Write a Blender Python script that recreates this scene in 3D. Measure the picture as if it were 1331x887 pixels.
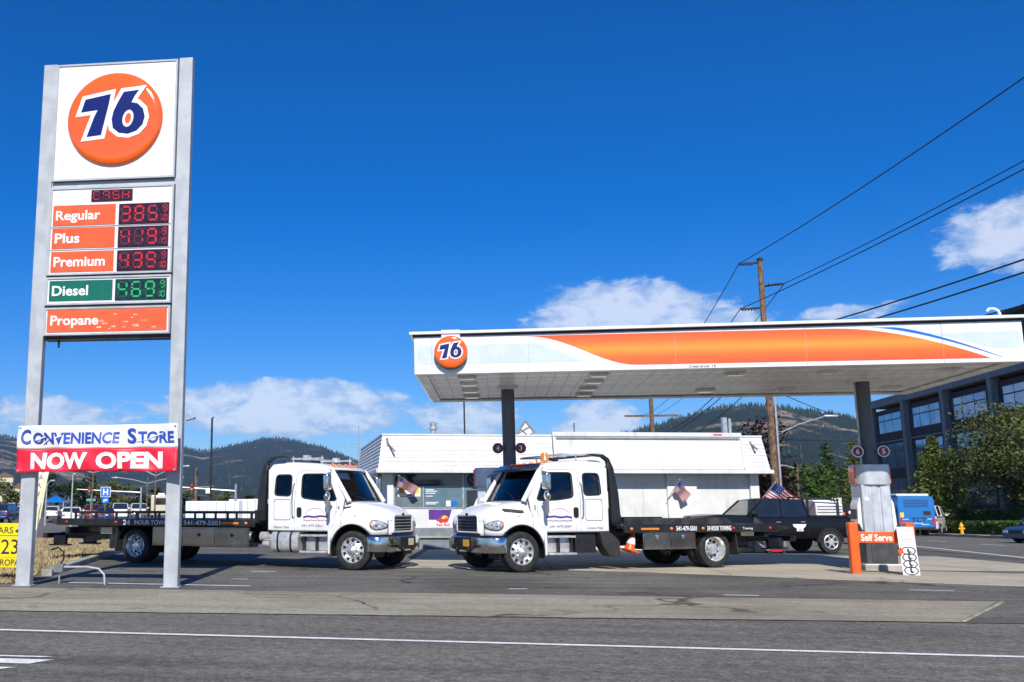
import bpy, bmesh, math, random
from mathutils import Vector, Matrix, Euler, noise
R = math.radians
scene = bpy.context.scene
for o in list(bpy.data.objects): bpy.data.objects.remove(o)
COL = scene.collection
# ---------------------------------------------------------------- camera
cd = bpy.data.cameras.new('camera'); cam = bpy.data.objects.new('camera', cd); COL.objects.link(cam)
cam.location = (0, 0, 1.42); cam.rotation_euler = (R(90 + 9.65), 0, R(9))
cd.sensor_width = 36; cd.lens = 36 * 1235 / 1331
cd.shift_x = 215.5 / 1331; cd.shift_y = 6.5 / 1331
cd.clip_start = 0.1; cd.clip_end = 30000
scene.camera = cam
# ---------------------------------------------------------------- sun, sky, exposure
SUN_EL, SUN_DIR = 39.5, Vector((-0.113, 0.994))          # horizontal direction the light travels
sl = bpy.data.lights.new('sun', 'SUN'); so = bpy.data.objects.new('sun', sl); COL.objects.link(so)
sl.energy = 4.6; sl.angle = R(0.5); sl.color = (1, 0.95, 0.87)
d = Vector((SUN_DIR.x * math.cos(R(SUN_EL)), SUN_DIR.y * math.cos(R(SUN_EL)), -math.sin(R(SUN_EL))))
so.rotation_euler = d.to_track_quat('-Z', 'Y').to_euler()
scene.view_settings.view_transform = 'Standard'; scene.view_settings.look = 'None'
scene.view_settings.gamma = 1; scene.view_settings.use_curve_mapping = False
scene.view_settings.exposure = 0.3
W = bpy.data.worlds.new('World'); scene.world = W; W.use_nodes = True

class NT:
    """small helper for writing node trees"""
    def __init__(s, nt): s.nt = nt; s.nt.nodes.clear()
    def n(s, typ, ins=None, **kw):
        nd = s.nt.nodes.new(typ)
        for k, v in kw.items(): setattr(nd, k, v)
        for k, v in (ins or {}).items():
            if isinstance(v, bpy.types.NodeSocket): s.nt.links.new(v, nd.inputs[k])
            else: nd.inputs[k].default_value = v
        return nd
    def m(s, op, a, b=0, c=0, clamp=False):
        return s.n('ShaderNodeMath', {0: a, 1: b, 2: c}, operation=op, use_clamp=clamp).outputs[0]
    def ramp(s, fac, stops, interp='LINEAR'):
        nd = s.n('ShaderNodeValToRGB', {0: fac}); cr = nd.color_ramp; cr.interpolation = interp
        while len(cr.elements) < len(stops): cr.elements.new(0.5)
        for e, (p, c) in zip(cr.elements, stops):
            e.position = p; e.color = (c, c, c, 1) if isinstance(c, (int, float)) else (*c, 1)
        return nd.outputs[0]
    def mix(s, fac, a, b, blend='MIX'):
        nd = s.n('ShaderNodeMix', {0: fac, 6: a if isinstance(a, bpy.types.NodeSocket) else (*a, 1), 7: b if isinstance(b, bpy.types.NodeSocket) else (*b, 1)}, data_type='RGBA', blend_type=blend)
        return nd.outputs[2]
    def smooth(s, x, a, b):
        return s.n('ShaderNodeMapRange', {0: x, 1: a, 2: b, 3: 0.0, 4: 1.0}, interpolation_type='SMOOTHSTEP').outputs[0]

def build_sky():
    t = NT(W.node_tree)
    sky = t.n('ShaderNodeTexSky', sky_type='NISHITA', sun_disc=False, sun_elevation=R(SUN_EL), sun_rotation=R(173.5), altitude=300, air_density=1.0, dust_density=0.0, ozone_density=4.0)
    hs = t.n('ShaderNodeHueSaturation', {0: 0.507, 1: 1.27, 2: 0.86, 4: t.mix(1.0, sky.outputs[0], (0.80, 0.95, 1.18), 'MULTIPLY')}).outputs[0]
    tc = t.n('ShaderNodeTexCoord'); sx = t.n('ShaderNodeSeparateXYZ', {0: tc.outputs['Generated']})
    az = t.m('MULTIPLY', t.m('ARCTAN2', sx.outputs[0], sx.outputs[1]), 57.2958)
    el = t.m('MULTIPLY', t.m('ARCSINE', sx.outputs[2]), 57.2958)
    v = t.n('ShaderNodeCombineXYZ', {0: t.m('MULTIPLY', az, 0.16), 1: t.m('MULTIPLY', el, 0.34), 2: 3.7}).outputs[0]
    n1 = t.n('ShaderNodeTexNoise', {'Vector': v, 'Scale': 1.0, 'Detail': 9.0, 'Roughness': 0.60, 'Distortion': 0.5}).outputs[0]
    v2 = t.n('ShaderNodeCombineXYZ', {0: t.m('MULTIPLY', az, 0.55), 1: t.m('MULTIPLY', el, 1.1), 2: 8.1}).outputs[0]
    n2 = t.n('ShaderNodeTexNoise', {'Vector': v2, 'Scale': 1.0, 'Detail': 7.0, 'Roughness': 0.62, 'Distortion': 0.3}).outputs[0]
    # fair-weather cumulus: (azimuth, elevation, half width, half height, strength)
    blobs = CLOUDS
    tot = None
    for (a, e, ra, re, k) in blobs:
        dx = t.m('DIVIDE', t.m('SUBTRACT', az, a), ra); dy = t.m('DIVIDE', t.m('SUBTRACT', el, e), re)
        q = t.m('ADD', t.m('POWER', t.m('ABSOLUTE', dx), 2.0), t.m('POWER', t.m('ABSOLUTE', dy), 2.0))
        g = t.m('MULTIPLY', t.m('SUBTRACT', 1.0, q, clamp=True), k)
        tot = g if tot is None else t.m('MAXIMUM', tot, g)
    # loose clouds low round the rest of the horizon
    band = t.m('MULTIPLY', t.smooth(el, 1.0, 6.0), t.m('SUBTRACT', 1.0, t.smooth(el, 9.0, 17.0)))
    away = t.smooth(t.m('ABSOLUTE', t.m('SUBTRACT', az, 0.0)), 48.0, 62.0)
    tot = t.m('MAXIMUM', tot, t.m('MULTIPLY', t.m('MULTIPLY', band, away), 0.62))
    nn = t.m('ADD', t.m('MULTIPLY', n1, 0.5), t.m('MULTIPLY', n2, 0.5))
    dens = t.m('ADD', t.m('MULTIPLY', t.m('SUBTRACT', nn, 0.5), 2.1), t.m('SUBTRACT', t.m('MULTIPLY', tot, 1.0), 0.36))
    al = t.smooth(dens, 0.03, 0.30)
    al = t.m('MULTIPLY', al, t.smooth(tot, 0.02, 0.35))
    sh = t.smooth(t.m('ADD', t.m('MULTIPLY', t.m('SUBTRACT', n2, 0.5), 1.6), dens), 0.1, 0.8)
    cc = t.mix(sh, (3.9, 5.2, 7.2), (7.6, 8.0, 8.8))
    colr = t.mix(t.m('MULTIPLY', al, 0.70), hs, cc)
    bg = t.n('ShaderNodeBackground', {0: colr, 1: 0.10})
    o = t.n('ShaderNodeOutputWorld'); t.nt.links.new(bg.outputs[0], o.inputs[0])
# clouds seen low over the hills and the canopy
CLOUDS = [(7.6, 11.0, 7.8, 2.7, 1.15), (12.5, 10.4, 5.0, 1.3, 0.8), (-12.6, 5.9, 10.5, 2.2, 1.2), (-25.5, 5.2, 6.5, 1.8, 0.8), (28.5, 13.2, 6.2, 3.0, 1.05), (-1.9, 5.4, 4.0, 1.7, 1.1), (5.9, 4.6, 3.2, 2.2, 1.15), (20.0, 10.3, 5.0, 0.8, 0.6), (-4.0, 8.6, 4.0, 0.9, 0.35)]
build_sky()

# ---------------------------------------------------------------- materials
MATS = {}
def pm(name, col, rough=0.5, metal=0.0, var=0.08, scale=4.0, bump=0.0, bscale=40.0, coat=0.0, spec=0.5, col2=None, emit=None, es=0.0, rvar=0.0, streak=0.0):
    if name in MATS: return MATS[name]
    m = bpy.data.materials.new(name); m.use_nodes = True; t = NT(m.node_tree)
    tc = t.n('ShaderNodeTexCoord').outputs['Object']
    nz = t.n('ShaderNodeTexNoise', {'Vector': tc, 'Scale': scale, 'Detail': 6.0, 'Roughness': 0.6}).outputs[0]
    c2 = col2 or tuple(c * (1 - 2.2 * var) for c in col); c1 = tuple(min(1, c * (1 + var)) for c in col)
    c = t.mix(t.smooth(nz, 0.35, 0.68), c2, c1)
    if streak:      # rain and dust runs down the face
        sn = t.n('ShaderNodeTexNoise', {'Vector': t.n('ShaderNodeMapping', {0: tc, 3: (7, 7, 0.45)}).outputs[0], 'Scale': 1.0, 'Detail': 7.0, 'Roughness': 0.65}).outputs[0]
        bl_ = t.n('ShaderNodeTexNoise', {'Vector': tc, 'Scale': 0.9, 'Detail': 4.0}).outputs[0]
        c = t.mix(t.m('MULTIPLY', t.m('MULTIPLY', t.smooth(sn, 0.47, 0.72), t.smooth(bl_, 0.35, 0.65)), streak), c, (0.22, 0.19, 0.15))
    ins = {'Base Color': c, 'Metallic': metal, 'Coat Weight': coat, 'Coat Roughness': 0.05, 'Specular IOR Level': spec}
    ins['Roughness'] = t.m('ADD', rough, t.m('MULTIPLY', t.m('SUBTRACT', nz, 0.5), rvar)) if rvar else rough
    if emit: ins['Emission Color'] = (*emit, 1); ins['Emission Strength'] = es
    if bump:
        nb = t.n('ShaderNodeTexNoise', {'Vector': tc, 'Scale': bscale, 'Detail': 4.0}).outputs[0]
        ins['Normal'] = t.n('ShaderNodeBump', {'Height': nb, 'Strength': bump, 'Distance': 0.02}).outputs[0]
    p = t.n('ShaderNodeBsdfPrincipled', ins); o = t.n('ShaderNodeOutputMaterial', {0: p.outputs[0]})
    MATS[name] = m; return m
def glass(name, tint, refl=1.0, rough=0.02, base=None):
    m = bpy.data.materials.new(name); m.use_nodes = True; t = NT(m.node_tree)
    tr = t.n('ShaderNodeBsdfTransparent', {0: (*tint, 1)}); gl = t.n('ShaderNodeBsdfGlossy', {0: (refl, refl, refl, 1), 1: rough})
    fr = t.n('ShaderNodeFresnel', {0: 1.5}).outputs[0]
    x = t.n('ShaderNodeMixShader', {0: fr, 1: tr.outputs[0], 2: gl.outputs[0]})
    t.n('ShaderNodeOutputMaterial', {0: x.outputs[0]}); MATS[name] = m; return m
def ground_mat(name, c_lo, c_hi, spk=0.25, spk_scale=90.0, patch=0.25, bump=0.5, rough=0.9, cracks=0.0, streak=0.0):
    m = bpy.data.materials.new(name); m.use_nodes = True; t = NT(m.node_tree)
    ob = t.n('ShaderNodeTexCoord').outputs['Object']
    big = t.n('ShaderNodeTexNoise', {'Vector': ob, 'Scale': patch, 'Detail': 8.0, 'Roughness': 0.62, 'Distortion': 0.6}).outputs[0]
    c = t.mix(t.smooth(big, 0.3, 0.72), c_lo, c_hi)
    sp = t.n('ShaderNodeTexNoise', {'Vector': ob, 'Scale': spk_scale, 'Detail': 3.0, 'Roughness': 0.7}).outputs[0]
    c = t.mix(1.0, c, t.ramp(sp, [(0.25, 1 - spk), (0.5, 1.0), (0.72, 1 + spk * 1.6)]), 'MULTIPLY')
    mid = t.n('ShaderNodeTexNoise', {'Vector': ob, 'Scale': spk_scale * 0.22, 'Detail': 4.0, 'Roughness': 0.7}).outputs[0]
    c = t.mix(1.0, c, t.ramp(mid, [(0.3, 1 - spk * 0.8), (0.5, 1.0), (0.7, 1 + spk * 0.7)]), 'MULTIPLY')
    if streak:
        st = t.n('ShaderNodeMapping', {0: ob, 3: (0.12, 2.2, 1)}).outputs[0]
        sn = t.n('ShaderNodeTexNoise', {'Vector': st, 'Scale': 1.0, 'Detail': 5.0, 'Roughness': 0.6}).outputs[0]
        c = t.mix(1.0, c, t.ramp(sn, [(0.32, 1 - streak), (0.5, 1.0), (0.7, 1 + streak * 0.6)]), 'MULTIPLY')
    if cracks:
        dn = t.n('ShaderNodeTexNoise', {'Vector': ob, 'Scale': 0.9, 'Detail': 5.0}).outputs[1]
        ov = t.n('ShaderNodeVectorMath', {0: ob, 1: t.n('ShaderNodeVectorMath', {0: dn, 3: 1.6}, operation='SCALE').outputs[0]}, operation='ADD').outputs[0]
        vo = t.n('ShaderNodeTexVoronoi', {'Vector': ov, 'Scale': 0.22}, feature='DISTANCE_TO_EDGE').outputs[0]
        gate = t.smooth(t.n('ShaderNodeTexNoise', {'Vector': ob, 'Scale': 0.35}).outputs[0], 0.45, 0.6)
        k = t.m('MULTIPLY', t.m('MULTIPLY', t.m('SUBTRACT', 1.0, t.smooth(vo, 0.003, 0.018)), gate), cracks)
        c = t.mix(k, c, tuple(x * 0.3 for x in c_lo))
        # dark oil drips
        dr = t.n('ShaderNodeTexNoise', {'Vector': ob, 'Scale': 1.3, 'Detail': 3.0, 'Roughness': 0.5}).outputs[0]
        c = t.mix(t.m('MULTIPLY', t.smooth(dr, 0.64, 0.74), 0.45), c, tuple(x * 0.4 for x in c_lo))
    bp = t.n('ShaderNodeBump', {'Height': sp, 'Strength': bump, 'Distance': 0.012}).outputs[0]
    p = t.n('ShaderNodeBsdfPrincipled', {'Base Color': c, 'Roughness': rough, 'Normal': bp, 'Specular IOR Level': 0.35})
    t.n('ShaderNodeOutputMaterial', {0: p.outputs[0]}); MATS[name] = m; return m
def leaf_mat(name, c1, c2, trans=0.3):
    m = bpy.data.materials.new(name); m.use_nodes = True; t = NT(m.node_tree)
    ob = t.n('ShaderNodeTexCoord').outputs['Object']
    n = t.n('ShaderNodeTexNoise', {'Vector': ob, 'Scale': 1.4, 'Detail': 5.0, 'Roughness': 0.7}).outputs[0]
    c = t.mix(t.smooth(n, 0.35, 0.65), c1, c2)
    a = t.n('ShaderNodeBsdfPrincipled', {'Base Color': c, 'Roughness': 0.55, 'Specular IOR Level': 0.3})
    b = t.n('ShaderNodeBsdfTranslucent', {0: c})
    x = t.n('ShaderNodeMixShader', {0: trans, 1: a.outputs[0], 2: b.outputs[0]})
    t.n('ShaderNodeOutputMaterial', {0: x.outputs[0]}); MATS[name] = m; return m

# ---------------------------------------------------------------- mesh helpers
def link(name, me, parent=None):
    o = bpy.data.objects.new(name, me); COL.objects.link(o)
    if parent: o.parent = parent
    return o
def tag(o, label=None, cat=None, group=None, kind=None):
    if label: o['label'] = label
    if cat: o['category'] = cat
    if group: o['group'] = group
    if kind: o['kind'] = kind
    return o
def thing(name, label, cat, loc=(0, 0, 0), rz=0.0, group=None):
    o = bpy.data.objects.new(name, None); COL.objects.link(o); o.empty_display_size = 0.3
    o.location = loc; o.rotation_euler = (0, 0, R(rz)); return tag(o, label, cat, group)
class MB:
    def __init__(s): s.v = []; s.f = []; s.m = []; s.k = 0; s.T = None
    def add(s, vs, fs):
        b = len(s.v)
        if s.T: vs = [s.T @ Vector(p) for p in vs]
        s.v.extend(tuple(p) for p in vs); s.f.extend(tuple(b + i for i in f) for f in fs); s.m.extend([s.k] * len(fs)); return s
    def box(s, x0, x1, y0, y1, z0, z1):
        if x0 > x1: x0, x1 = x1, x0
        if y0 > y1: y0, y1 = y1, y0
        if z0 > z1: z0, z1 = z1, z0
        return s.add([(x0, y0, z0), (x1, y0, z0), (x1, y1, z0), (x0, y1, z0), (x0, y0, z1), (x1, y0, z1), (x1, y1, z1), (x0, y1, z1)],
                     [(0, 3, 2, 1), (4, 5, 6, 7), (0, 1, 5, 4), (1, 2, 6, 5), (2, 3, 7, 6), (3, 0, 4, 7)])
    def bar(s, p, q, w, h=None, up=(0, 0, 1)):
        h = h or w; p = Vector(p); q = Vector(q); d = (q - p).normalized(); u = Vector(up)
        if abs(d.dot(u)) > 0.98: u = Vector((1, 0, 0))
        a = d.cross(u).normalized() * w / 2; b = a.cross(d).normalized() * h / 2
        vs = [p - a - b, p + a - b, p + a + b, p - a + b, q - a - b, q + a - b, q + a + b, q - a + b]
        return s.add(vs, [(0, 3, 2, 1), (4, 5, 6, 7), (0, 1, 5, 4), (1, 2, 6, 5), (2, 3, 7, 6), (3, 0, 4, 7)][:6])
    def tube(s, pts, r, n=8, cap=True):
        pts = [Vector(p) for p in pts]; rs = r if isinstance(r, (list, tuple)) else [r] * len(pts); vs = []; u = None
        for i, p in enumerate(pts):
            d = (pts[min(i + 1, len(pts) - 1)] - pts[max(i - 1, 0)]).normalized()
            if u is None: u = d.orthogonal().normalized()
            u = (u - d * u.dot(d)).normalized(); w = d.cross(u)
            vs += [p + (u * math.cos(2 * math.pi * k / n) + w * math.sin(2 * math.pi * k / n)) * rs[i] for k in range(n)]
        fs = [(i * n + k, i * n + (k + 1) % n, (i + 1) * n + (k + 1) % n, (i + 1) * n + k) for i in range(len(pts) - 1) for k in range(n)]
        if cap: fs += [tuple(range(n))[::-1], tuple((len(pts) - 1) * n + k for k in range(n))]
        return s.add(vs, fs)
    def lathe(s, prof, c=(0, 0, 0), axis='z', n=24, cap=True):
        """prof: list of (radius, offset along axis)"""
        vs = []
        for (r, a) in prof:
            for k in range(n):
                x, y = r * math.cos(2 * math.pi * k / n), r * math.sin(2 * math.pi * k / n)
                p = (x, y, a) if axis == 'z' else ((x, a, y) if axis == 'y' else (a, x, y))
                vs.append((p[0] + c[0], p[1] + c[1], p[2] + c[2]))
        fs = [(i * n + k, i * n + (k + 1) % n, (i + 1) * n + (k + 1) % n, (i + 1) * n + k) for i in range(len(prof) - 1) for k in range(n)]
        if cap: fs += [tuple(range(n))[::-1], tuple((len(prof) - 1) * n + k for k in range(n))]
        return s.add(vs, fs)
    def prism(s, poly, axis, a0, a1):
        n = len(poly)
        def P(p, a): return (p[0], p[1], a) if axis == 'z' else ((p[0], a, p[1]) if axis == 'y' else (a, p[0], p[1]))
        vs = [P(p, a0) for p in poly] + [P(p, a1) for p in poly]
        return s.add(vs, [tuple(range(n))[::-1], tuple(range(n, 2 * n))] + [(i, (i + 1) % n, n + (i + 1) % n, n + i) for i in range(n)])
    def loft(s, secs, close=True, cap=True):
        n = len(secs[0]); vs = [p for sc in secs for p in sc]; m = n if close else n - 1
        fs = [(i * n + k, i * n + (k + 1) % n, (i + 1) * n + (k + 1) % n, (i + 1) * n + k) for i in range(len(secs) - 1) for k in range(m)]
        if cap: fs += [tuple(range(n))[::-1], tuple((len(secs) - 1) * n + k for k in range(n))]
        return s.add(vs, fs)
    def sphere(s, c, r, nu=12, nv=8, sc=(1, 1, 1)):
        prof = []
        vs = []; 
        for i in range(1, nv):
            a = math.pi * i / nv
            for k in range(nu):
                b = 2 * math.pi * k / nu
                vs.append((c[0] + r * sc[0] * math.sin(a) * math.cos(b), c[1] + r * sc[1] * math.sin(a) * math.sin(b), c[2] + r * sc[2] * math.cos(a)))
        fs = [(i * nu + k, (i + 1) * nu + k, (i + 1) * nu + (k + 1) % nu, i * nu + (k + 1) % nu) for i in range(nv - 2) for k in range(nu)]
        t = len(vs); vs += [(c[0], c[1], c[2] + r * sc[2]), (c[0], c[1], c[2] - r * sc[2])]
        fs += [(t, k, (k + 1) % nu) for k in range(nu)] + [(t + 1, (nv - 2) * nu + (k + 1) % nu, (nv - 2) * nu + k) for k in range(nu)]
        return s.add(vs, fs)
    def quad(s, a, b, c, d): return s.add([a, b, c, d], [(0, 1, 2, 3)])
    def mesh_in(s, me, M=None):
        M = M or Matrix(); return s.add([M @ v.co for v in me.vertices], [tuple(p.vertices) for p in me.polygons])
    def build(s, name, mats, parent=None, loc=None, rot=None, bev=0.0, seg=2, smooth=35, fix=True):
        me = bpy.data.meshes.new(name); me.from_pydata(s.v, [], s.f)
        mats = mats if isinstance(mats, (list, tuple)) else [mats]
        for m in mats: me.materials.append(MATS[m] if isinstance(m, str) else m)
        if len(mats) > 1: me.polygons.foreach_set('material_index', s.m)
        if fix and len(s.f) < 20000:
            b = bmesh.new(); b.from_mesh(me); bmesh.ops.recalc_face_normals(b, faces=b.faces); b.to_mesh(me); b.free()
        if smooth:
            me.polygons.foreach_set('use_smooth', [True] * len(me.polygons)); me.set_sharp_from_angle(angle=R(smooth))
        me.update(); o = link(name, me, parent)
        if loc: o.location = loc
        if rot: o.rotation_euler = rot
        if bev:
            md = o.modifiers.new('bevel', 'BEVEL'); md.width = bev; md.segments = seg; md.limit_method = 'ANGLE'; md.angle_limit = R(40)
        return o
def plane_mat(origin, xdir, ydir):
    x = Vector(xdir).normalized(); y = Vector(ydir).normalized(); z = x.cross(y)
    return Matrix(((x.x, y.x, z.x, origin[0]), (x.y, y.y, z.y, origin[1]), (x.z, y.z, z.z, origin[2]), (0, 0, 0, 1)))
def FRONT(x, y, z): return plane_mat((x, y, z), (1, 0, 0), (0, 0, 1))      # a face looking towards -Y
def LEFTF(x, y, z): return plane_mat((x, y, z), (-1, 0, 0), (0, 0, 1))     # a face looking towards +Y
def plate_mesh(polys, th=0.02, bev=0.0):
    """filled outline with holes in the XY plane, thickness along Z (front at z = +th/2)"""
    cu = bpy.data.curves.new('c', 'CURVE'); cu.dimensions = '2D'; cu.fill_mode = 'BOTH'; cu.extrude = max(0, th / 2 - bev); cu.bevel_depth = bev; cu.bevel_resolution = 1
    if bev: cu.offset = -bev
    for pl in polys:
        sp = cu.splines.new('POLY'); sp.points.add(len(pl) - 1); sp.use_cyclic_u = True
        for p, q in zip(sp.points, pl): p.co = (q[0], q[1], 0, 1)
    ob = bpy.data.objects.new('c', cu); me = bpy.data.meshes.new_from_object(ob)
    bpy.data.objects.remove(ob); bpy.data.curves.remove(cu); return me
def plate(name, polys, mat, parent, M, th=0.02, bev=0.0, fn=None):
    me = plate_mesh(polys, th, bev)
    for v in me.vertices:
        p = M @ v.co; v.co = fn(p) if fn else p
    me.materials.clear(); me.materials.append(MATS[mat] if isinstance(mat, str) else mat)
    me.polygons.foreach_set('use_smooth', [True] * len(me.polygons)); me.set_sharp_from_angle(angle=R(30))
    return link(name, me, parent)
def text_mesh(txt, w, h, bold=0.0, shear=0.0, th=0.004, space=1.0, align='C'):
    cu = bpy.data.curves.new('t', 'FONT'); cu.body = txt; cu.extrude = 0.002; cu.offset = bold; cu.shear = shear; cu.space_character = space; cu.resolution_u = 3
    ob = bpy.data.objects.new('t', cu); me = bpy.data.meshes.new_from_object(ob)
    bpy.data.objects.remove(ob); bpy.data.curves.remove(cu)
    xs = [v.co.x for v in me.vertices]; ys = [v.co.y for v in me.vertices]
    x0, x1, y0, y1 = min(xs), max(xs), min(ys), max(ys)
    sy = h / (y1 - y0); sx = w / (x1 - x0) if w else sy
    for v in me.vertices:
        v.co.x = (v.co.x - (x0 + x1) / 2) * sx if align == 'C' else (v.co.x - x0) * sx
        v.co.y = (v.co.y - (y0 + y1) / 2) * sy; v.co.z = th if v.co.z > 0 else -0.0005
    return me
def text(txt, mat, parent, M, w, h, name='lettering', **kw):
    me = text_mesh(txt, w, h, **kw)
    for v in me.vertices: v.co = M @ v.co
    me.materials.clear(); me.materials.append(MATS[mat]); return link(name, me, parent)
def circle(cx, cy, r, n=32, sy=1.0): return [(cx + r * math.cos(2 * math.pi * k / n), cy + r * sy * math.sin(2 * math.pi * k / n)) for k in range(n)]
def rrect(x0, y0, x1, y1, r, n=4):
    out = []
    for (cx, cy, a0) in ((x1 - r, y0 + r, -90), (x1 - r, y1 - r, 0), (x0 + r, y1 - r, 90), (x0 + r, y0 + r, 180)):
        out += [(cx + r * math.cos(R(a0 + 90 * k / n)), cy + r * math.sin(R(a0 + 90 * k / n))) for k in range(n + 1)]
    return out
def rounded(poly, r, n=3):
    """round the corners of a polygon"""
    out = []; m = len(poly)
    for i in range(m):
        p = Vector(poly[i]); a = Vector(poly[i - 1]) - p; b = Vector(poly[(i + 1) % m]) - p
        rr = min(r, a.length * 0.45, b.length * 0.45); A = p + a.normalized() * rr; B = p + b.normalized() * rr
        for k in range(n + 1):
            s = k / n; q = A * (1 - s) ** 2 + p * 2 * s * (1 - s) + B * s * s; out.append((q.x, q.y))
    return out
def copy_tree(o, parent=None):
    c = o.copy(); COL.objects.link(c)
    if parent: c.parent = parent
    for ch in o.children: copy_tree(ch, c)
    return c
def sstep(a, b, x):
    t = min(1, max(0, (x - a) / (b - a))); return t * t * (3 - 2 * t)
def hf(x, y):
    """height of the lot: level in front, falling gently away to the back right"""
    return -0.011 * min(85, max(0, y - 24)) * sstep(1, 10, x)
# ================================================================ materials used all over
pm('white_paint', (0.84, 0.84, 0.83), 0.25, var=0.03, coat=0.5, spec=0.5)
def truck_white():
    m = bpy.data.materials.new('truck_white'); m.use_nodes = True; t = NT(m.node_tree); ob = t.n('ShaderNodeTexCoord').outputs['Object']
    z = t.n('ShaderNodeSeparateXYZ', {0: ob}).outputs[2]
    a = t.n('ShaderNodeTexNoise', {'Vector': ob, 'Scale': 3.0, 'Detail': 7.0, 'Roughness': 0.7}).outputs[0]
    st = t.n('ShaderNodeTexNoise', {'Vector': t.n('ShaderNodeMapping', {0: ob, 3: (9, 9, 1.2)}).outputs[0], 'Scale': 1.0, 'Detail': 5.0}).outputs[0]
    film = t.m('MULTIPLY', t.m('SUBTRACT', 1.0, t.smooth(z, 0.55, 1.25)), t.smooth(a, 0.30, 0.70))            # road film on the lower panels
    streak = t.m('MULTIPLY', t.smooth(st, 0.56, 0.75), 0.16)
    c = t.mix(t.m('ADD', t.m('MULTIPLY', film, 0.55), streak, clamp=True), (0.80, 0.81, 0.82), (0.40, 0.36, 0.30))
    p = t.n('ShaderNodeBsdfPrincipled', {'Base Color': c, 'Roughness': t.m('ADD', 0.22, t.m('MULTIPLY', film, 0.4)), 'Coat Weight': 0.5, 'Coat Roughness': 0.08})
    t.n('ShaderNodeOutputMaterial', {0: p.outputs[0]}); MATS['truck_white'] = m
truck_white()
pm('black_paint', (0.016, 0.017, 0.020), 0.32, var=0.2, coat=0.3, rvar=0.2)
pm('black_plastic', (0.014, 0.014, 0.015), 0.55, var=0.2)
pm('rubber', (0.022, 0.021, 0.021), 0.8, var=0.25, scale=9, bump=0.15)
pm('chrome', (0.74, 0.74, 0.73), 0.16, 1.0, var=0.05, rvar=0.12)
pm('aluminium', (0.72, 0.72, 0.71), 0.38, 0.6, var=0.10, scale=7, rvar=0.2)
pm('rim_silver', (0.80, 0.80, 0.79), 0.26, 0.75, var=0.06, scale=6, rvar=0.15)
pm('stainless', (0.40, 0.39, 0.38), 0.10, 1.0, var=0.10, scale=2, rvar=0.15, bump=0.03, bscale=3)
pm('dark_steel', (0.05, 0.05, 0.055), 0.5, 0.6, var=0.2)
pm('grey_trim', (0.20, 0.21, 0.22), 0.5, var=0.1)
pm('interior', (0.10, 0.10, 0.105), 0.8, var=0.15)
pm('amber', (0.85, 0.22, 0.02), 0.25, var=0.05, coat=0.5)
pm('red_lens', (0.55, 0.02, 0.02), 0.2, var=0.1, coat=0.5)
pm('print_white', (0.82, 0.82, 0.82), 0.5, var=0.02)
pm('print_black', (0.02, 0.02, 0.022), 0.5)
pm('print_purple', (0.11, 0.03, 0.26), 0.5)
pm('print_red', (0.70, 0.03, 0.06), 0.5)
pm('print_blue', (0.02, 0.07, 0.42), 0.5)
pm('print_grey', (0.30, 0.31, 0.33), 0.5)
pm('orange_plastic', (0.86, 0.12, 0.015), 0.35, var=0.06, coat=0.3)
glass('glass_clear', (0.72, 0.82, 0.82)); glass('glass_dark', (0.14, 0.15, 0.16)); glass('glass_lens', (0.85, 0.88, 0.9))
pm('concrete', (0.36, 0.34, 0.30), 0.9, var=0.16, scale=1.2, bump=0.3, bscale=60)
pm('galvanised', (0.50, 0.52, 0.54), 0.42, 0.55, var=0.10, scale=5)
pm('pole_wood', (0.20, 0.125, 0.075), 0.9, var=0.25, scale=6, bump=0.4, bscale=30)
pm('wire_black', (0.015, 0.015, 0.016), 0.6)
ground_mat('road_asphalt', (0.118, 0.112, 0.094), (0.158, 0.150, 0.126), spk=0.5, spk_scale=34, patch=0.22, bump=0.9, streak=0.30)
ground_mat('lot_asphalt', (0.084, 0.079, 0.067), (0.158, 0.150, 0.128), spk=0.45, spk_scale=40, patch=0.30, bump=0.7, cracks=0.9, streak=0.34)
ground_mat('apron_mat', (0.235, 0.212, 0.155), (0.33, 0.30, 0.225), spk=0.34, spk_scale=42, patch=0.45, bump=0.6, cracks=1.0, streak=0.22)
ground_mat('slab_mat', (0.33, 0.295, 0.225), (0.46, 0.42, 0.325), spk=0.14, spk_scale=60, patch=0.5, bump=0.3, cracks=0.35, streak=0.12)
ground_mat('soil_mat', (0.25, 0.19, 0.10), (0.42, 0.33, 0.18), spk=0.4, spk_scale=14, patch=0.5, bump=0.8)
ground_mat('far_soil', (0.10, 0.10, 0.055), (0.20, 0.17, 0.10), spk=0.3, spk_scale=3, patch=0.02, bump=0.3)
ground_mat('road_paint', (0.60, 0.60, 0.58), (0.80, 0.80, 0.78), spk=0.22, spk_scale=38, patch=3.0, bump=0.4)

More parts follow.
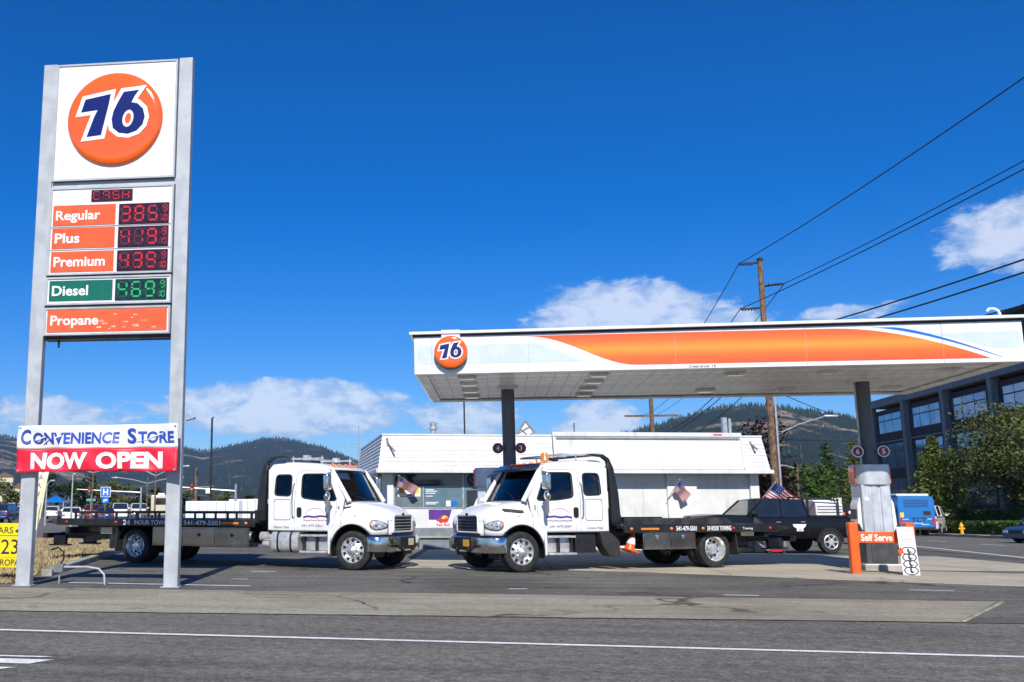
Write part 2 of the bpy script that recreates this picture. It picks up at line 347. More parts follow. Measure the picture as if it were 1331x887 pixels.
# ================================================================ ground
def grid_axis(edges):
    out = []
    for (a, b, st) in edges:
        n = max(1, round((b - a) / st)); out += [a + (b - a) * k / n for k in range(n)]
    return out + [edges[-1][1]]
def sheet_grid(name, xs, ys, dz, mat, label=None):
    vs = [(x, y, hf(x, y) + dz) for y in ys for x in xs]; n = len(xs)
    fs = [(j * n + i, j * n + i + 1, (j + 1) * n + i + 1, (j + 1) * n + i) for j in range(len(ys) - 1) for i in range(n - 1)]
    m = MB(); m.add(vs, fs); return tag(m.build(name, mat, smooth=80), kind='structure')
def sheet(name, a, b, c, d, dz, mat, nx=8, ny=8, parent=None):
    """bilinear patch a-b (near edge), d-c (far edge), draped over the lot"""
    m = MB(); vs = []
    for j in range(ny + 1):
        for i in range(nx + 1):
            u, v = i / nx, j / ny
            x = (a[0] * (1 - u) + b[0] * u) * (1 - v) + (d[0] * (1 - u) + c[0] * u) * v
            y = (a[1] * (1 - u) + b[1] * u) * (1 - v) + (d[1] * (1 - u) + c[1] * u) * v
            vs.append((x, y, hf(x, y) + dz))
    n = nx + 1; m.add(vs, [(j * n + i, j * n + i + 1, (j + 1) * n + i + 1, (j + 1) * n + i) for j in range(ny) for i in range(nx)])
    o = m.build(name, mat, parent, smooth=80)
    if not parent: tag(o, kind='structure')
    return o
sheet_grid('ground', grid_axis([(-9000, -200, 1100), (-200, -40, 20), (-40, 60, 3), (60, 200, 20), (200, 9000, 1100)]),
           grid_axis([(-3000, -40, 700), (-40, 20, 15), (20, 130, 3), (130, 400, 30), (400, 9000, 1000)]), -0.06, 'far_soil')
sheet('road', (-260, -9.0), (200, -9.0), (200, 23.8), (-260, -5.1), -0.02, 'road_asphalt', 60, 8) if False else None
sheet_grid('road', grid_axis([(-260, -40, 20), (-40, 40, 4), (40, 200, 20)]), grid_axis([(-12, 14.2, 2.6)]), -0.012, 'road_asphalt')
sheet('forecourt', (-13.0, 16.0), (14.0, 13.9), (16.0, 42), (-13.0, 42), -0.006, 'lot_asphalt', 16, 14)
ap = sheet('apron', (-40, 11.2), (5.70, 13.42), (7.50, 16.40), (-40, 16.75), 0.0, 'apron_mat', 240, 4)
for i, v in enumerate(ap.data.vertices):                 # worn, uneven edges
    if i < 241 or i >= 4 * 241: v.co.y += 0.05 * noise.noise((v.co.x * 1.7, i // 241, 0)) + 0.03 * noise.noise((v.co.x * 6.0, i // 241, 5))
sheet('entrance', (5.55, 13.40), (60, 14.2), (60, 17.2), (7.35, 16.38), -0.003, 'lot_asphalt', 14, 3)
sheet('side_street', (14.0, 13.7), (60, 14.19), (30.2, 115), (22.0, 115), -0.009, 'road_asphalt', 14, 50)
sheet('back_lane', (-260, 44), (10, 42), (10, 62), (-260, 70), -0.02, 'lot_asphalt', 12, 6)
sheet('far_road', (-75, 62), (-14, 58), (-40, 300), (-140, 300), -0.016, 'road_asphalt', 10, 20)
sheet('verge', (-42, 16.9), (-9.35, 16.9), (-15.9, 43.5), (-80, 43.5), 0.012, 'soil_mat', 14, 14)
# painted lines
def paint(name, a, b, w, dz):
    a = Vector((a[0], a[1])); b = Vector((b[0], b[1])); n = Vector((-(b - a).y, (b - a).x)).normalized() * w / 2
    return sheet(name, tuple(a - n), tuple(b - n), tuple(b + n), tuple(a + n), dz, 'road_paint', 24, 1)
paint('edge_line', (-40, 12.08), (40, 9.28), 0.115, -0.006)
for (x0, x1, y0, y1) in ((-9.5, -4.30, 8.98, 9.05), (-9.5, -4.22, 8.60, 8.86), (-9.5, -4.36, 8.26, 8.40), (-9.5, -4.55, 7.95, 8.10)):
    sheet('stop_bar', (x0, y0), (x1 - 0.12, y0), (x1, y1), (x0, y1), -0.005, 'road_paint', 6, 1)
paint('bay_line', (-8.2, 17.72), (-4.55, 17.45), 0.12, 0.001)
for (x, y, l, a) in ((-5.2, 19.1, 0.35, 0), (-5.3, 21.4, 0.6, 0), (0.3, 17.6, 0.35, 20), (3.9, 16.9, 0.55, 0), (7.4, 18.4, 0.7, -6), (3.6, 22.9, 1.3, 0)):
    dx, dy = l / 2 * math.cos(R(a)), l / 2 * math.sin(R(a)); paint('worn_paint', (x - dx, y - dy), (x + dx, y + dy), 0.09, 0.001)
paint('street_line', (15.6, 30.5), (20.5, 62), 0.16, -0.004)
for k in range(5):
    y = 40 + k * 7.5; paint('street_dash', (21.6 + k * 0.75, y), (21.9 + k * 0.75, y + 3), 0.12, -0.004)
# pump pad: cast concrete slabs
pad = MB(); pad.box(-2.3, 13.4, 24.6, 33.0, -0.3, -0.15); pad = tag(pad.build('pump_pad', 'concrete'), kind='structure')
edge = [(-2.4, 23.4), (2.6, 22.92), (4.84, 21.8), (6.8, 20.78), (9.6, 19.6), (13.6, 18.2)]
def edge_y(x):
    for (a, b) in zip(edge, edge[1:]):
        if a[0] <= x <= b[0]: return a[1] + (b[1] - a[1]) * (x - a[0]) / (b[0] - a[0])
    return edge[-1][1]
for i, (x0, x1) in enumerate(((-2.4, 1.2), (1.2, 4.84), (4.84, 8.3), (8.3, 11.0), (11.0, 13.6))):
    for (y0, y1) in ((None, 26.2), (26.2, 29.8), (29.8, 33.2)):
        g = 0.010; pts = [(x0 + g, edge_y(x0 + g)), ((x0 + x1) / 2, edge_y((x0 + x1) / 2)), (x1 - g, edge_y(x1 - g))] if y0 is None else [(x0 + g, y0 + g), ((x0 + x1) / 2, y0 + g), (x1 - g, y0 + g)]
        far = [(x1 - g, y1 - g), ((x0 + x1) / 2, y1 - g), (x0 + g, y1 - g)]
        m = MB(); p = pts + far; top = [(x, y, hf(x, y) + 0.008) for x, y in p]; bot = [(x, y, hf(x, y) - 0.14) for x, y in p]
        m.add(bot + top, [(6, 7, 10, 11), (7, 8, 9, 10)] + [(k, (k + 1) % 6, 6 + (k + 1) % 6, 6 + k) for k in range(6)])
        m.build('concrete_slab', 'slab_mat', pad, smooth=0)
# kerbs
def kerb(name, label, a, b, step, w, h, mat='concrete', gap=0.012):
    a = Vector(a); b = Vector(b); L = (b - a).length; n = max(1, round(L / step)); d = (b - a) / n; ang = math.atan2(d.y, d.x)
    t = thing(name, label, 'kerb', (a.x, a.y, hf(a.x, a.y)))
    t['kind'] = 'structure'; del t['category']
    m = MB(); m.box(gap / 2, d.length - gap / 2, -w / 2, w / 2, -0.1, h); first = None
    for k in range(n):
        if first is None: o = first = m.build('kerb_stone', mat, t, bev=0.02)
        else: o = first.copy(); COL.objects.link(o)
        p = a + d * k; o.location = (p.x - a.x, p.y - a.y, hf(p.x, p.y) - hf(a.x, a.y)); o.rotation_euler = (0, 0, ang + random.uniform(-0.008, 0.008))
    return t
random.seed(4)
kerb('kerb', 'low worn concrete kerb between dry grass and parking lot', (-9.5, 19.4), (-15.2, 41.5), 1.55, 0.22, 0.13)
kerb('kerb', 'far street kerb in front of the office hedge', (30.2, 30), (30.6, 110), 4.0, 0.2, 0.15)
kerb('kerb', 'short slanted kerb at the right end of the apron', (5.75, 13.5), (7.56, 16.35), 0.8, 0.07, 0.012, 'apron_mat')
sheet('planting_strip', (30.4, 30), (60, 30), (60, 118), (30.7, 118), 0.10, 'soil_mat', 6, 30)
# dry grass on the verge
def grass(name, label, n, seed, region, hgt, mat, cat='grass'):
    random.seed(seed); m = MB()
    for _ in range(n):
        x, y = region()
        z = hf(x, y) + 0.01
        for b in range(3):
            a = random.uniform(0, 6.28); h = hgt * random.uniform(0.35, 1.0); w = random.uniform(0.012, 0.03); lx, ly = random.gauss(0, 0.4) * h, random.gauss(0, 0.4) * h
            px, py = x + random.gauss(0, 0.06), y + random.gauss(0, 0.06)
            m.add([(px - w * math.cos(a), py - w * math.sin(a), z), (px + w * math.cos(a), py + w * math.sin(a), z), (px + lx, py + ly, z + h)], [(0, 1, 2)])
    return tag(m.build(name, mat, smooth=0, fix=False), label, cat, kind='stuff')
pm('straw', (0.44, 0.35, 0.18), 0.8, var=0.2, scale=1.2, col2=(0.22, 0.17, 0.09))
def verge_xy():
    while True:
        y = 17.3 + 25 * random.random() ** 1.5; xr = -9.55 - (y - 19.4) * 0.258; x = xr - 0.25 - 14 * random.random() ** 1.6
        if noise.noise((x * 0.5, y * 0.5, 0)) > -0.25 or random.random() < 0.2: return x, y
grass('dry_grass', 'dry straw-coloured grass covering the verge left of the lot', 7000, 3, verge_xy, 0.12, 'straw')
# ================================================================ the tall price sign
pm('sign_post', (0.42, 0.45, 0.48), 0.5, var=0.07, scale=2.5, streak=0.35, rvar=0.15, bump=0.05, bscale=12)
pm('sign_white', (0.76, 0.77, 0.78), 0.35, var=0.04, scale=1.2, streak=0.22, coat=0.3)
pm('sign_orange', (0.84, 0.115, 0.022), 0.28, var=0.07, scale=3, coat=0.4)
pm('ball_orange', (0.88, 0.125, 0.008), 0.12, var=0.03, coat=0.9)
pm('logo_blue', (0.006, 0.012, 0.13), 0.25, var=0.05, coat=0.5)
pm('sign_green', (0.004, 0.14, 0.085), 0.3, var=0.05, coat=0.4)
pm('led_face', (0.045, 0.008, 0.014), 0.25, var=0.3, scale=14, coat=0.3)
pm('led_face_green', (0.008, 0.040, 0.028), 0.25, var=0.3, scale=14, coat=0.3)
pm('led_red', (0.5, 0.01, 0.02), 0.4, emit=(1.0, 0.02, 0.05), es=0.22)
pm('led_green', (0.01, 0.4, 0.1), 0.4, emit=(0.03, 1.0, 0.28), es=0.16)
pm('led_dim', (0.10, 0.018, 0.028), 0.4); pm('led_dim_green', (0.012, 0.085, 0.055), 0.4)
pm('sun_scuff', (0.86, 0.46, 0.36), 0.5, var=0.2, scale=8)
SEV = [(-0.60, 0.40), (-0.07, 0.50), (-0.10, 0.30), (-0.24, -0.37), (-0.54, -0.40), (-0.40, 0.02), (-0.33, 0.17), (-0.68, 0.13)]
SIX = [(0.52, 0.56), (0.43, 0.43), (0.37, 0.30), (0.50, 0.27), (0.62, 0.15), (0.66, -0.02), (0.62, -0.18), (0.50, -0.31), (0.32, -0.37), (0.13, -0.34), (0.00, -0.23), (-0.03, -0.05), (0.00, 0.12), (0.08, 0.30), (0.20, 0.53)]
HOLE = [(0.31 + 0.115 * math.cos(a) + 0.02 * math.sin(a), -0.04 + 0.185 * math.sin(a)) for a in [2 * math.pi * k / 14 for k in range(14)]]
def grow(poly, r):
    out = []; n = len(poly); ar = sum(poly[i][0] * poly[(i + 1) % n][1] - poly[(i + 1) % n][0] * poly[i][1] for i in range(n)); s = 1 if ar < 0 else -1
    for i in range(n):
        p = Vector(poly[i]); a = (p - Vector(poly[i - 1])).normalized(); b = (Vector(poly[(i + 1) % n]) - p).normalized()
        na = Vector((-a.y, a.x)) * s; nb = Vector((-b.y, b.x)) * s; m = (na + nb).normalized(); k = r / max(0.45, m.dot(na)); q = p + m * k; out.append((q.x, q.y))
    return out
def sc(poly, k): return [(x * k, y * k) for x, y in poly]
def ball(parent, M, r, depth):
    """round orange sign with the blue 76, facing along M's z"""
    m = MB(); m.T = M
    m.lathe([(r, -depth), (r, 0.0), (r * 0.985, depth * 0.35), (r * 0.95, depth * 0.62), (r * 0.86, depth * 0.85), (r * 0.70, depth * 0.97), (r * 0.4, depth), (0.001, depth)], n=56)
    b = m.build('round_logo', 'ball_orange', parent, smooth=60)
    for i, gl in enumerate(([SEV], [SIX, HOLE])):
        wt = [sc(grow(gl[0], 0.085), r)] + ([sc([((x - 0.31) * 0.55 + 0.31, (y + 0.04) * 0.62 - 0.04) for x, y in HOLE], r)] if i else [])
        plate('digit_outline', wt, 'print_white', b, M @ Matrix.Translation((0, 0, depth + 0.004 + 0.002 * i)), 0.006)
        plate('digit', [sc(g, r) for g in gl], 'logo_blue', b, M @ Matrix.Translation((0, 0, depth + 0.012 + 0.001 * i)), 0.006)
    return b
SEG = {'0': 'abcdef', '1': 'bc', '2': 'abged', '3': 'abgcd', '4': 'fgbc', '5': 'afgcd', '6': 'afgedc', '7': 'abc', '8': 'abcdefg', '9': 'abcdfg', 'C': 'afed', 'A': 'abcefg', 'S': 'afgcd', 'H': 'bcefg', 'Y': 'fgbcd', ' ': ''}
def led(parent, txt, x0, x1, z0, z1, y, on, off, face, small=None):
    w = x1 - x0; h = z1 - z0
    pn = MB(); pn.box(x0, x1, y - 0.02, y + 0.03, z0, z1); pn = pn.build('price_display', face, parent, bev=0.006)
    lit, dim = MB(), MB(); n = len(txt); sw = w * (0.80 if small else 0.94) / n
    def digit(c, ox, oz, dw, dh, k):
        b = dh * 0.11
        geo = {'a': (ox + b, ox + dw - b, oz + dh - b, oz + dh), 'g': (ox + b, ox + dw - b, oz + dh / 2 - b / 2, oz + dh / 2 + b / 2), 'd': (ox + b, ox + dw - b, oz, oz + b),
               'f': (ox, ox + b, oz + dh / 2 + b / 2, oz + dh - b), 'b': (ox + dw - b, ox + dw, oz + dh / 2 + b / 2, oz + dh - b), 'e': (ox, ox + b, oz + b, oz + dh / 2 - b / 2), 'c': (ox + dw - b, ox + dw, oz + b, oz + dh / 2 - b / 2)}
        for s, (a0, a1, c0, c1) in geo.items():
            L = a1 - a0; H = c1 - c0; q = 4 if max(L, H) > 0.08 else 1       # rows of diodes
            for j in range(q):
                if L > H: r_ = (a0 + L * (j + 0.10) / q, a0 + L * (j + 0.90) / q, c0, c1)
                else: r_ = (a0, a1, c0 + H * (j + 0.10) / q, c0 + H * (j + 0.90) / q)
                (lit if s in SEG[c] and random.random() < 0.90 else dim).box(r_[0], r_[1], y - 0.026, y - 0.021, r_[2], r_[3])
    for i, c in enumerate(txt): digit(c, x0 + w * 0.03 + sw * i + sw * 0.08, z0 + h * 0.12, sw * 0.72, h * 0.76, i)
    if small:
        digit('9', x0 + w * 0.88, z0 + h * 0.54, w * 0.09, h * 0.36, 0)
        digit('1', x0 + w * 0.83, z0 + h * 0.10, w * 0.06, h * 0.32, 0); digit('0', x0 + w * 0.90, z0 + h * 0.10, w * 0.07, h * 0.32, 0)
    tag(lit.build('lit_diodes', on, pn, smooth=0), kind='stuff'); tag(dim.build('unlit_diodes', off, pn, smooth=0), kind='stuff'); return pn
SX, SY = -7.29, 16.98
sg = thing('price_sign', 'tall fuel price sign with round orange logo on two grey posts', 'sign', (SX, SY, 0), 2.5)
L = lambda x: x - SX
for xa, xb in ((-8.83, -8.55), (-6.03, -5.76)):
    m = MB(); m.box(L(xa), L(xb), -0.14, 0.02, -0.2, 10.22); m.build('post', 'sign_post', sg, bev=0.012)
    m = MB(); m.box(L(xa) - 0.04, L(xb) + 0.04, -0.18, 0.06, 0.0, 0.015); m.build('base_plate', 'sign_post', sg)
F = -0.16
def cab(name, z0, z1, depth=0.16, frame=0.035, mat='sign_white', extra=0.0):
    m = MB(); x0, x1 = L(-8.53), L(-6.05); m.box(x0, x1, F, F + 2 * depth, z0, z1); c = m.build(name, mat, sg, bev=0.008)
    f = MB()
    for (a, b, c0, c1) in ((x0, x1, z1 - frame, z1), (x0, x1, z0, z0 + frame), (x0, x0 + frame, z0 + frame, z1 - frame), (x1 - frame, x1, z0 + frame, z1 - frame)): f.box(a, b, F - 0.02, F - 0.001, c0, c1)
    f.build('frame', 'sign_post' if mat == 'sign_white' else mat, c); return c
c = cab('logo_panel', 7.74, 10.18)
bl = ball(c, FRONT(0.0, F - 0.02, 8.98), 0.97, 0.085)
m = MB(); m.box(L(-8.55), L(-6.03), -0.10, 0.10, 7.62, 7.735); m.build('crossbar', 'sign_post', sg)
m = MB(); m.box(L(-8.5), L(-6.07), F + 0.01, 0.1, 7.735, 7.745); m.build('shadow_gap', 'print_black', sg)
c = cab('price_panel', 5.84, 7.60)
led(c, 'CASH', L(-7.70), L(-6.87), 7.30, 7.53, F - 0.004, 'led_red', 'led_dim', 'led_face')
for (nm, z0, z1, pr) in (('Regular', 6.83, 7.24, '385'), ('Plus', 6.37, 6.78, '419'), ('Premium', 5.90, 6.31, '439')):
    m = MB(); m.box(L(-8.46), L(-7.20), F - 0.012, F + 0.02, z0, z1); lb = m.build('grade_label', 'sign_orange', c, bev=0.004)
    text(nm, 'print_white', lb, FRONT(L(-8.40), F - 0.013, (z0 + z1) / 2 - (0.03 if nm == 'Regular' else 0)), {'Regular': 0.90, 'Plus': 0.50, 'Premium': 1.03}[nm], 0.25 if nm == 'Regular' else 0.20, bold=0.022, align='L')
    led(c, pr, L(-7.13), L(-6.13), z0 - 0.01, z1 - 0.01, F - 0.006, 'led_red', 'led_dim', 'led_face', small=True)
    if nm != 'Premium':
        m = MB(); m.box(L(-8.49), L(-6.09), F - 0.010, F + 0.01, z0 - 0.035, z0 - 0.02); m.build('divider', 'print_grey', c)
c = cab('diesel_panel', 5.25, 5.80)
m = MB(); m.box(L(-8.46), L(-7.20), F - 0.012, F + 0.02, 5.33, 5.73); lb = m.build('grade_label', 'sign_green', c, bev=0.004)
text('Diesel', 'print_white', lb, FRONT(L(-8.40), F - 0.013, 5.53), 0.72, 0.20, bold=0.022, align='L')
led(c, '469', L(-7.14), L(-6.13), 5.32, 5.73, F - 0.006, 'led_green', 'led_dim_green', 'led_face_green', small=True)
c = cab('propane_panel', 4.66, 5.20)
m = MB(); m.box(L(-8.47), L(-6.11), F - 0.012, F + 0.02, 4.72, 5.15); lb = m.build('grade_label', 'sign_orange', c, bev=0.004)
text('Propane', 'print_white', lb, FRONT(L(-8.40), F - 0.013, 4.92), 0.95, 0.25, bold=0.022, align='L')
random.seed(9)
m = MB()
for k in range(16):
    x = L(random.uniform(-7.5, -6.25)); z = random.uniform(4.76, 5.10); w = random.uniform(0.03, 0.16); h = random.uniform(0.008, 0.03)
    m.box(x, x + w, F - 0.0155, F - 0.0125, z, z + h)
m.build('scuff', 'sun_scuff', lb)
m = MB(); m.box(L(-8.53), L(-6.05), -0.1, 0.1, 4.58, 4.655); m.box(L(-8.30), L(-8.27), -0.02, 0.02, 4.45, 4.6); m.build('bottom_rail', 'dark_steel', sg)
m = MB()
for z in (5.225, 5.82): m.box(L(-8.53), L(-6.05), F + 0.01, 0.1, z - 0.02, z + 0.015)
m.build('shadow_gap', 'print_black', sg)
# grey electrical box and bent conduit at the foot of the sign
ft = thing('electrical_conduit', 'bent grey conduit and small box beside left sign post', 'conduit', (-8.30, 17.55, 0))
m = MB(); m.box(-0.12, 0.06, -0.08, 0.08, 0.20, 0.36); m.build('junction_box', 'grey_trim', ft, bev=0.01)
m = MB(); m.tube([(-0.03, 0, -0.05), (-0.03, 0, 0.22)], 0.016); m.build('riser', 'galvanised', ft)
m = MB(); m.tube([(0.05, 0, 0.30), (0.55, -0.06, 0.31), (0.80, -0.10, 0.28), (0.92, -0.12, 0.18), (0.95, -0.13, -0.03)], 0.020); m.build('bent_pipe', 'sign_post', ft)
m = MB(); m.tube([(-0.25, 0.05, 0.62), (-0.10, 0.05, 0.66), (0.02, 0.03, 0.58), (0.04, 0.0, 0.45), (-0.02, 0, 0.35)], 0.018, 6); m.build('cable_loop', 'wire_black', ft)
# ---------------------------------------------------------------- vinyl banner tied to the posts
pm('vinyl_white', (0.80, 0.81, 0.83), 0.4, var=0.03); pm('vinyl_red', (0.78, 0.015, 0.045), 0.4, var=0.06)
BX0, BX1, BZ0, BZ1, BZM = -8.86, -5.74, 2.06, 2.93, 2.50
def byy(x, z):
    u = (x - BX0) / (BX1 - BX0); return 16.64 + 0.035 * math.sin(u * 9) * math.sin((z - BZ0) * 5) + 0.02 * math.sin(u * 23 + z * 9) + 0.03 * math.sin(math.pi * u)
bn = thing('banner', 'white and red vinyl banner reading convenience store now open', 'banner', (0, 0, 0))
def cloth(name, z0, z1, mat, par):
    m = MB(); nx, nz = 60, 10; vs = []
    for j in range(nz + 1):
        for i in range(nx + 1):
            x = BX0 + (BX1 - BX0) * i / nx; zz = z0 + (z1 - z0) * j / nz; s = 0.020 * math.sin(math.pi * i / nx) * (1 - j / nz if z0 == BZ0 else 0); vs.append((x, byy(x, zz), zz + s))
    n = nx + 1; m.add(vs, [(j * n + i, j * n + i + 1, (j + 1) * n + i + 1, (j + 1) * n + i) for j in range(nz) for i in range(nx)])
    o = m.build(name, mat, par, smooth=80); md = o.modifiers.new('t', 'SOLIDIFY'); md.thickness = 0.004; return o
cw = cloth('white_half', BZM, BZ1, 'vinyl_white', bn); cr = cloth('red_half', BZ0, BZM, 'vinyl_red', bn)
def banner_text(txt, x0, x1, z0, z1, mat, par, bold=0.02, th=0.004):
    me = text_mesh(txt, x1 - x0, z1 - z0, bold=bold)
    b = bmesh.new(); b.from_mesh(me)
    for x in [x0 + (x1 - x0) * k / 40 - (x0 + x1) / 2 for k in range(1, 40)]:
        bmesh.ops.bisect_plane(b, geom=b.verts[:] + b.edges[:] + b.faces[:], plane_co=(x, 0, 0), plane_no=(1, 0, 0))
    b.to_mesh(me); b.free()
    for v in me.vertices:
        x = v.co.x + (x0 + x1) / 2; z = v.co.y + (z0 + z1) / 2; v.co = (x, byy(x, z) - 0.014 - v.co.z, z)
    me.materials.clear(); me.materials.append(MATS[mat]); return link('lettering', me, par)
banner_text('C', -8.79, -8.60, 2.58, 2.86, 'print_blue', cw, 0.03); banner_text('ONVENIENCE', -8.56, -6.87, 2.585, 2.80, 'print_blue', cw, 0.03)
banner_text('S', -6.71, -6.53, 2.58, 2.86, 'print_blue', cw, 0.03); banner_text('TORE', -6.49, -5.81, 2.585, 2.80, 'print_blue', cw, 0.03)
banner_text('NOW', -8.58, -7.47, 2.12, 2.43, 'print_white', cr, 0.045); banner_text('OPEN', -7.30, -6.02, 2.12, 2.43, 'print_white', cr, 0.045)
m = MB()
for x in (BX0 + 0.04, BX1 - 0.04):
    for z in (BZ0 + 0.04, BZ1 - 0.04): m.lathe([(0.022, -0.012), (0.022, 0.0), (0.012, 0.002)], (x, byy(x, z) - 0.004, z), 'y', 10)
m.build('grommet', 'chrome', bn)
# creases where the print has worn through
m = MB()
for (xa, za, xb, zb) in ((-8.52, 2.66, -8.30, 2.72), (-8.36, 2.58, -8.24, 2.68), (-6.52, 2.62, -6.26, 2.66), (-6.26, 2.68, -6.02, 2.76), (-8.10, 2.70, -7.98, 2.74)):
    m.bar((xa, byy(xa, za) - 0.021, za), (xb, byy(xb, zb) - 0.021, zb), 0.003, 0.018)
m.build('worn_crease', 'vinyl_white', cw, smooth=0)
# ---------------------------------------------------------------- yellow propane board behind the left post
pm('board_yellow', (0.86, 0.66, 0.01), 0.4, var=0.05)
yb = thing('propane_board', 'yellow roadside board with black propane lettering behind left post', 'sign', (-9.85, 17.62, 0), 2)
m = MB(); m.box(-0.72, 0.86, 0, 0.04, 0.27, 1.12); pnl = m.build('panel', 'board_yellow', yb, bev=0.006)
for x in (-0.6, 0.76):
    m = MB(); m.bar((x, 0.07, -0.1), (x, 0.07, 1.0), 0.04); m.build('leg', 'dark_steel', yb)
text('230', 'print_black', pnl, FRONT(0.53, -0.003, 0.67), 0.56, 0.28, bold=0.0)
text('CARS', 'print_black', pnl, FRONT(0.26, -0.003, 0.985), 0.44, 0.12, bold=0.0)
text('PROPANE', 'print_black', pnl, FRONT(0.50, -0.003, 0.37), 0.66, 0.12, bold=0.004)
m = MB(); m.box(-0.71, 0.85, -0.003, 0.0, 0.875, 0.885); m.box(-0.71, 0.85, -0.003, 0.0, 0.465, 0.468); m.build('rule', 'print_black', pnl)
plate('swoosh', [[(0.51, 0.97), (0.57, 0.935), (0.71, 0.95), (0.60, 0.975), (0.71, 1.02), (0.57, 1.005)]], 'print_black', pnl, FRONT(0, -0.003, 0), 0.004)
# ---------------------------------------------------------------- feather flag
pm('flag_pale', (0.80, 0.79, 0.62), 0.6, var=0.05, col2=(0.72, 0.70, 0.42))
fl = thing('feather_flag', 'pale yellow feather flag leaning behind the left sign post', 'flag', (-12.36, 24.15, 0.42)); fl.scale = (1, 1, 0.74)
m = MB(); m.tube([(0.13, 0.03, -0.45), (0.22, 0.03, 1.2), (0.45, 0.03, 2.6), (0.62, 0.03, 3.6)], 0.015, 6); m.build('pole', 'galvanised', fl)
m = MB(); nz = 16; vs = []
for j in range(nz + 1):
    u = j / nz; z = 0.55 + 2.9 * u; xr = 0.16 + 0.42 * u + 0.02; w = 0.06 + 0.36 * min(1, u * 1.9)
    for i in range(5): vs.append((xr - w * i / 4 + 0.0, 0.05 * math.sin(u * 7 + i * 0.7), z))
m.add(vs, [(j * 5 + i, j * 5 + i + 1, (j + 1) * 5 + i + 1, (j + 1) * 5 + i) for j in range(nz) for i in range(4)]); fs_ = m.build('sail', 'flag_pale', fl, smooth=80)
for k, ch in enumerate('CARWASH'):
    z = 2.75 - k * 0.30; u = (z - 0.55) / 2.9; text(ch, 'print_grey', fs_, FRONT(0.16 + 0.42 * u - 0.17, -0.062, z), 0.15, 0.17)
# ================================================================ canopy over the pumps
pm('fascia_white', (0.76, 0.78, 0.79), 0.3, var=0.02, scale=1, streak=0.25, coat=0.3)
pm('fascia_pale', (0.58, 0.66, 0.72), 0.3, var=0.03, coat=0.3)
pm('fascia_blue', (0.01, 0.15, 0.58), 0.3, var=0.03, coat=0.3)
pm('soffit_metal', (0.74, 0.73, 0.70), 0.40, 0.0, var=0.10, scale=2)
pm('column_grey', (0.085, 0.095, 0.11), 0.4, var=0.06, scale=2)
pm('lamp_glass', (0.7, 0.7, 0.68), 0.2, var=0.05)
pm('maroon', (0.20, 0.025, 0.035), 0.4)
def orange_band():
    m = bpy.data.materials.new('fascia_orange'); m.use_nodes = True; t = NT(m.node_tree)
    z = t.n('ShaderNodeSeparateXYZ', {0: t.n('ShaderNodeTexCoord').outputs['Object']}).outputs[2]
    f = t.n('ShaderNodeMapRange', {0: z, 1: 4.5, 2: 5.22}).outputs[0]      # colour by height: amber at the middle, redder orange at both edges
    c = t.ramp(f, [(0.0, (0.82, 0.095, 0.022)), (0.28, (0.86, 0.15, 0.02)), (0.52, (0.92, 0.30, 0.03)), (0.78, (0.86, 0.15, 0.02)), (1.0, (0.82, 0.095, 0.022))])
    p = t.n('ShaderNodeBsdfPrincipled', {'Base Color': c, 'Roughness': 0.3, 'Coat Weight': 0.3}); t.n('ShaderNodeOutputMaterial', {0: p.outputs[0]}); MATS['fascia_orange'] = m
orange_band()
CX0, CX1, CY0, CY1, CZ = -1.82, 10.86, 21.40, 27.25, 4.40
cp = thing('fuel_canopy', 'flat white fuel canopy with orange fascia band on two columns', 'canopy', (0, 0, 0))
def fascia_sec(y_out):        # rounded-bottom profile (distance outwards, z)
    return None
fz0, fz1 = 4.40, 5.27
fa = MB(); t_ = 0.05
fa.box(CX0, CX1, CY0, CY0 + t_, fz0, fz1); fa.box(CX0, CX1, CY1 - t_, CY1, fz0, fz1)
fa.box(CX0, CX0 + t_, CY0 + t_, CY1 - t_, fz0, fz1); fa.box(CX1 - t_, CX1, CY0 + t_, CY1 - t_, fz0, fz1)
fas = fa.build('fascia', 'fascia_white', cp, bev=0.012)
m = MB(); m.box(CX0 + 0.06, CX1 - 0.06, CY0 + 0.06, CY1 - 0.06, 4.62, 5.2); m.build('deck_frame', 'dark_steel', cp)
m = MB()
m.box(CX0 - 0.10, CX1 + 0.10, CY0 - 0.10, CY0 + 0.02, 5.31, 5.375); m.box(CX0 - 0.10, CX1 + 0.10, CY1 - 0.02, CY1 + 0.10, 5.31, 5.375)
m.box(CX0 - 0.10, CX0 + 0.02, CY0 + 0.02, CY1 - 0.02, 5.31, 5.375); m.box(CX1 - 0.02, CX1 + 0.10, CY0 + 0.02, CY1 - 0.02, 5.31, 5.375)
m.box(CX0 + 0.02, CX1 - 0.02, CY0 + 0.02, CY1 - 0.02, 5.30, 5.33); m.build('roof_cap', 'fascia_white', cp, bev=0.008)
m = MB()
m.box(CX0 - 0.03, CX1 + 0.03, CY0 - 0.03, CY0 + 0.02, 5.272, 5.309); m.box(CX0 - 0.03, CX1 + 0.03, CY1 - 0.02, CY1 + 0.03, 5.272, 5.309)
m.box(CX0 - 0.03, CX0 + 0.02, CY0 + 0.02, CY1 - 0.02, 5.272, 5.309); m.box(CX1 - 0.02, CX1 + 0.03, CY0 + 0.02, CY1 - 0.02, 5.272, 5.309); m.build('drip_edge', 'dark_steel', cp)
def arc(p0, p1, k, n=14):
    """s-curve between two points; k bends it"""
    out = []
    for i in range(n + 1):
        u = i / n; out.append((p0[0] + (p1[0] - p0[0]) * u, p0[1] + (p1[1] - p0[1]) * (u ** k)))
    return out
FM = FRONT(0, CY0 - 0.001, 0)
